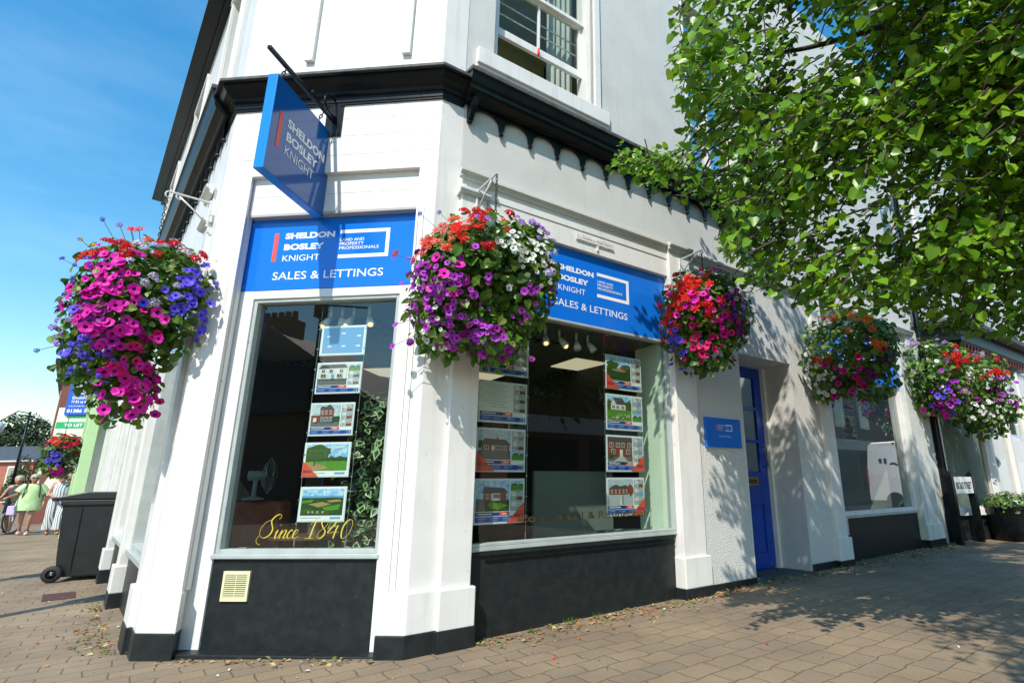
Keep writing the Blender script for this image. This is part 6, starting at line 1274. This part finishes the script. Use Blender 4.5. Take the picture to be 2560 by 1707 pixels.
mb = MB(); mb.box(kf, -.18, .14, .78, .98, -.16, .16, mat('bike_basket', (.07, .05, .03), .8)); mb.build('basket', bk, bevel=.02)
mb = MB(); mb.tube([Bq, kf.P(.52, .10, .10)], .012, BLACK, 6); mb.box(kf, .47, .57, .08, .10, .06, .14, BLACK); mb.build('pedal', bk)

# ------------------------------------------------------------------ right hand end: next building, name plate, planter
nb = thing('neighbour_building', 'white building at the right with a black canopied bay shop window behind the lamp post', 'building', RF.P(10, 0, 0))
mb = MB(); mb.box(RF, 8.3, 22, -.2, 9.0, -6, -.02, WHITE_R); mb.build('wall', nb)
mb = MB(); mb.prism([RF.P(8.35, 0, -.02), RF.P(8.75, 0, .55), RF.P(13.5, 0, .55), RF.P(13.5, 0, -.02)], 3.45, 3.72, BLACK); mb.prism([RF.P(8.2, 0, -.02), RF.P(8.62, 0, .72), RF.P(13.6, 0, .72), RF.P(13.6, 0, -.02)], 3.72, 3.82, LEAD); mb.build('canopy', nb, bevel=.01)
FRT = mat('dark_red_fretwork', (.14, .018, .018), .5)
mb = MB(); us = [8.8 + .16 * k for k in range(28)]; arch_board(mb, RF, us, .50, .53, 3.45, 3.33, FRT); mb.build('fretwork', nb)
BF1 = Frame(0, 0, 0, 1); p0, p1 = RF.P(8.42, 0, -.02), RF.P(9.5, 0, .42); BF1.p = p0; BF1.d = (p1 - p0).normalized(); BF1.n = Vector((BF1.d.y, -BF1.d.x, 0)); L_ = (p1 - p0).length
BF2 = Frame(0, 0, 0, 1); BF2.p = p1; BF2.d = RF.d.copy(); BF2.n = RF.n.copy()
for fr, L, nm, gm in ((BF1, L_, 'shaded_window', GLASS_REF), (BF2, 3.6, 'bay_window', GLASS_REF)):
    mb = MB(); mb.box(fr, 0, L, -.2, .50, -.08, .0, BLACK_M); mb.build('stall_riser', nb)
    mb = MB(); mb.box(fr, 0, L, .50, .60, -.08, .06, WHITE); mb.box(fr, 0, L, .60, .64, -.08, .03, WHITE); mb.build('window_sill', nb)
    mb = MB()
    for a, b in ((0, .14), (L - .12, L)) + (((1.15, 1.25), (2.35, 2.45)) if L > 2 else ()): mb.box(fr, a, b, .64, 3.25, -.08, .03, WHITE)
    mb.box(fr, 0, L, 2.75, 3.25, -.10, .0, WHITE); f = mb.build(nm, nb, bevel=.004)
    mb = MB(); pane(mb, fr, .02, L - .02, .62, 2.8, -.04, gm); mb.build('pane', f)
mb = MB()
for k in range(3): mb = MB(); mb.box(RF, 9.2 + 3 * k, 10.2 + 3 * k, 4.9, 6.9, -.02, .03, WHITE); mb.build('upper_window', nb)
nm = thing('street_name_sign', 'white street name plate between two short black posts below the lamp post baskets', 'sign', (5.95, 9.05, gz(5.9)))
NF = Frame(5.66, 8.86, math.degrees(math.atan2(9.29 - 8.86, 6.28 - 5.66)), -1); LN_ = math.hypot(6.28 - 5.66, 9.29 - 8.86)
for u in (0, LN_):
    mb = MB(); mb.box(NF, u - .045, u + .045, -.1, 1.15, -.05, .05, BLACK); P0 = [NF.P(u - .045, 1.15, -.05), NF.P(u + .045, 1.15, -.05), NF.P(u + .045, 1.15, .05), NF.P(u - .045, 1.15, .05), NF.P(u, 1.22, 0)]; mb.add(P0, [(0, 1, 4), (1, 2, 4), (2, 3, 4), (3, 0, 4)], BLACK); mb.build('post', nm, bevel=.006)
mb = MB(); mb.box(NF, .05, LN_ - .05, .86, 1.12, .02, .04, mat('enamel_white', (.75, .77, .75), .4, specks=.5)); mb.build('name_plate', nm)
mb = MB(); letters(mb, NF, 'BROAD STREET', .10, LN_ - .10, .93, 1.04, .042, BLACK, .02); mb.build('lettering', nm)
pl_ = thing('street_planter', 'black barrel planter with low green plants at the right edge', 'planter', (6.98, 9.42, gz(7)))
mb = MB(); mb.lathe((6.98, 9.42, .05), [(.30, 0), (.36, .2), (.39, .55), (.39, .60), (.34, .60), (.33, .52), (0, .52)], BLACK, 24); mb.build('tub', pl_, smooth=False)
n = 700; d = rng.normal(size=(n, 3)); d /= np.linalg.norm(d, axis=1, keepdims=True); leaf_object('foliage', np.array([6.98, 9.42, .66]) + d * np.array([.40, .40, .20]) * rng.uniform(.6, 1.1, (n, 1)), d + [0, 0, .6], rng.uniform(.05, .10, n), LG, pl_)

# ------------------------------------------------------------------ what stands across the road and shows in the glass
OB = brick_mat('opposite_brick', (.20, .075, .048), (.15, .06, .04), (.2, .16, .14), 7, (math.radians(90), 0, 0))
oh = thing('opposite_house', 'dark gabled house with a row of chimney pots, mirrored in the narrow corner window', 'house', (-19, -18, 0))
of = Frame(-25.6, -15, 0, 1); mb = MB(); mb.box(of, 0, 12.9, -.2, 4.6, -7, 0, OB); mb.build('wall', oh)
mb = MB(); mb.add([of.P(-.3, 4.5, .3), of.P(13.2, 4.5, .3), of.P(6.6, 8.8, .3), of.P(-.3, 4.5, -7.3), of.P(13.2, 4.5, -7.3), of.P(6.6, 8.8, -7.3)], [(0, 1, 2), (3, 5, 4), (1, 4, 5, 2), (0, 2, 5, 3)], SLATE); rfo = mb.build('roof', oh)
mb = MB(); mb.box(of, 5.0, 7.0, 7.6, 9.5, -1.6, -.4, OB)
for k in range(5): mb.lathe(of.P(5.2 + k * .4, 9.5, -1), [(.16, 0), (.13, .45), (0, .45)], OB, 10)
mb.build('chimney', rfo)
for u in (9.0,): f = MB(); f.box(of, u, u + 1.2, 1.0, 2.8, 0, .05, WHITE); f = f.build('window', oh); p_ = MB(); pane(p_, of, u + .08, u + 1.12, 1.08, 2.72, .056, GLASS_L); p_.build('pane', f)
ot = thing('opposite_terrace', 'red brick terrace with white sash windows, mirrored in the shop windows to the right', 'building', RF.P(18, 0, 16))
tf = Frame(0, 0, 0, 1); tf.p = RF.P(7, 0, 12.5); tf.d = RF.d.copy(); tf.n = -RF.n; mb = MB(); mb.box(tf, 0, 60, -.2, 7.4, -8, 0, OB); mb.box(tf, 0, 60, 2.9, 3.5, 0, .1, mat('terrace_fascia', (.55, .54, .50), .6)); mb.build('wall', ot)
mb = MB(); mb.add([tf.P(-.3, 7.3, .3), tf.P(60.3, 7.3, .3), tf.P(60.3, 9.2, -4), tf.P(-.3, 9.2, -4), tf.P(60.3, 7.3, -8.3), tf.P(-.3, 7.3, -8.3)], [(0, 1, 2, 3), (3, 2, 4, 5), (1, 4, 2), (0, 3, 5)], SLATE); mb.build('roof', ot)
for k in range(20):
    for z0 in (4.2,): f = MB(); f.box(tf, 1 + 2.9 * k, 2.1 + 2.9 * k, z0, z0 + 1.9, 0, .08, WHITE); f = f.build('window', ot); p_ = MB(); pane(p_, tf, 1.1 + 2.9 * k, 2.0 + 2.9 * k, z0 + .1, z0 + 1.8, .086, GLASS_L); p_.build('pane', f)
    f = MB(); f.box(tf, .6 + 2.9 * k, 2.9 + 2.9 * k, .6, 2.7, 0, .06, DARKGAP); f.build('shop_window', ot)
ol = thing('lamp_post', 'tall dark lamp post with a long arm, mirrored in the narrow corner window', 'lamp post', (-15.9, -14.2, gz(-15)))
mb = MB(); mb.tube([(-15.9, -14.2, -.1), (-15.9, -14.2, 9.6)], [.16, .11], BLACK, 10); mb.build('column', ol); mb = MB(); mb.tube([(-15.9, -14.2, 9.5), (-14.6, -14.0, 9.3), (-13.4, -13.9, 9.1)], .05, BLACK, 6); mb.build('lamp_arm', ol); mb = MB(); mb.box8([(-16.2 + a, -14.4 + b_, 8.9 + c) for c in (0, .6) for a, b_ in ((0, 0), (.45, 0), (.45, .4), (0, .4))], BLACK); mb.build('lantern', ol)
VW = mat('white_van_paint', (.80, .81, .82), .25); vf = Frame(0, 0, 0, 1); vf.p = RF.P(20, 0, 6.9); vf.d = -RF.n; vf.n = -RF.d    # it stands across the street, its side to the shop
vn = thing('white_van', 'white high roofed van mirrored in the shaded shop windows at the far right', 'van', vf.P(2.7, 0, -1))
mb = MB(); prof = [(0, .35), (0, 1.4), (.10, 2.45), (.25, 2.58), (3.9, 2.58), (4.3, 2.35), (4.75, 1.55), (5.45, 1.25), (5.6, .95), (5.6, .35)]; n = len(prof)
vs = [vf.P(u, z, -.0 - (.10 if z > 1.5 else 0)) for u, z in prof] + [vf.P(u, z, -2.0 + (.10 if z > 1.5 else 0)) for u, z in prof]
mb.add(vs, [tuple(range(n)), tuple(range(2 * n - 1, n - 1, -1))] + [(i, n + i, n + (i + 1) % n, (i + 1) % n) for i in range(n)], VW); mb.build('body', vn, bevel=.05)
for u in (.95, 4.55):
    for o in (.0, -1.8): mb = MB(); mb.lathe(vf.P(u, .36, o - .1), [(0, -.12), (.30, -.12), (.36, -.08), (.36, .08), (.30, .12), (0, .12)], RUB, 20, (vf.d, Vector((0, 0, 1)), vf.n)); mb.build('wheel', vn)
mb = MB()
for o in (-.10, -1.9): mb.box(vf, -.015, .05, .95, 1.55, o - .09, o + .105, mat('tail_lamp_red', (.5, .01, .01), .3))
mb.build('tail_light', vn)
mb = MB(); letters(mb, vf, 'Cherwell', 3.6, .5, 1.42, 1.95, -.04, NAVY, .02); mb.build('lettering', vn)

# ------------------------------------------------------------------ fallen leaves and petals
LIT = [mat('dry_leaf_tan', (.36, .20, .09), .8), mat('dry_leaf_rust', (.30, .09, .04), .8), mat('dry_leaf_straw', (.42, .34, .14), .8), mat('fallen_green_leaf', (.10, .16, .03), .7)]
PET = [mat('fallen_red_petal', (.60, .02, .03), .6), mat('fallen_white_petal', (.75, .72, .66), .6), mat('fallen_pink_petal', (.60, .05, .25), .6), mat('fallen_purple_petal', (.10, .02, .10), .6)]
def litter(name, label, pts, mats, lo, hi):
    P = np.array([(x, y, gz(x) + .006 + random.random() * .008) for x, y in pts]); o_ = {'_base': [0, 0, 0]}
    N = np.tile([0, 0, 1.], (len(P), 1)) + rng.normal(size=(len(P), 3)) * .28
    V, k = leaf_arrays(P, N, rng.uniform(lo, hi, len(P)), LEAF_SMALL); idx = (np.array(F_SMALL)[None] + (np.arange(len(P)) * k)[:, None, None]).reshape(-1, 3)
    me = bpy.data.meshes.new(name); me.from_pydata(V.tolist(), [], idx.tolist())
    for m in mats: me.materials.append(m)
    me.polygons.foreach_set('material_index', np.repeat(rng.integers(0, len(mats), len(P)), 2).astype(np.int32)); o = bpy.data.objects.new(name, me); COL.objects.link(o); return meta(o, label, 'litter', None, 'stuff')
pts = []
for _ in range(1300):                              # drifted against the wall foot
    u = random.uniform(-.1, 8.2); c_ = random.choice((0, 1, 1)); p = RF.P(u, 0, .05 + abs(random.gauss(0, .16 + .10 * max(0, (u - 1.5) / 5)))); pts.append((p.x, p.y))
for _ in range(70): p = CF.P(random.uniform(-.6, .9), 0, .16 + abs(random.gauss(0, .05))); pts.append((p.x, p.y))
for _ in range(150): p = LF.P(abs(random.gauss(.9, .7)), 0, .05 + abs(random.gauss(0, .10))); pts.append((p.x, p.y))
for _ in range(40): p = LF.P(random.gauss(2.25, .1), 0, .02 + abs(random.gauss(0, .06))); pts.append((p.x, p.y))
litter('fallen_leaves', 'dry brown leaves drifted along the foot of the walls', pts, LIT, .018, .05)
pts = []
for _ in range(500): pts.append((random.uniform(-8, 5), random.uniform(2.3, 9)))
for _ in range(90): p = LF.P(random.uniform(0, 4), 0, random.uniform(.0, 1.2)); pts.append((p.x, p.y))
litter('fallen_petals', 'scattered red, pink and white petals on the paving', pts, PET + LIT[2:3] + LIT[:1], .008, .022)
pts = [tuple(ground_pt) for ground_pt in ((-1.75, 3.62), (-2.25, 3.72), (-.55, 3.72), (-.25, 3.75), (1.35, 4.2), (-4.2, 4.5), (-3.95, 4.9), (.15, 4.4), (1.1, 3.9), (2.6, 5.2), (.6, 5.0))]
litter('fallen_blooms', 'larger red, cream and yellow petals lying on the pavers near the doorstep', pts, PET[:2] + LIT[2:3], .03, .045)
gt = thing('weed_tuft', 'small tufts of grass growing at the foot of the black wall', 'weed', RF.P(.75, 0, .03))
n = 60; leaf_object('blades', np.array([RF.P(.75 + random.gauss(0, .05), .0, .02) if i < 40 else RF.P(1.02 + random.gauss(0, .03), .0, .02) for i in range(n)]), rng.normal(size=(n, 3)) * [1, 1, .2], rng.uniform(.02, .06, n), LG[:2], gt, [(0, 0, 0), (.05, .5, .02), (0, 1, .1), (-.05, .5, .02)], F_SMALL, np.tile([0, 0, 1.], (n, 1)) + rng.normal(size=(n, 3)) * .5)
mc = thing('drain_cover', 'small dark red iron cover in the paving beside the black bin', 'cover', (-5.9, 7.0, gz(-6)))
mb = MB(); c_ = LF.sub(3.3, .25, 0); mb.box(c_, 0, .55, gz(-6) - .02, gz(-6) + .008, -.05, .22, mat('rusty_iron', (.09, .04, .03), .8, n_amt=.4, n_scale=30)); mb.build('cover_plate', mc)
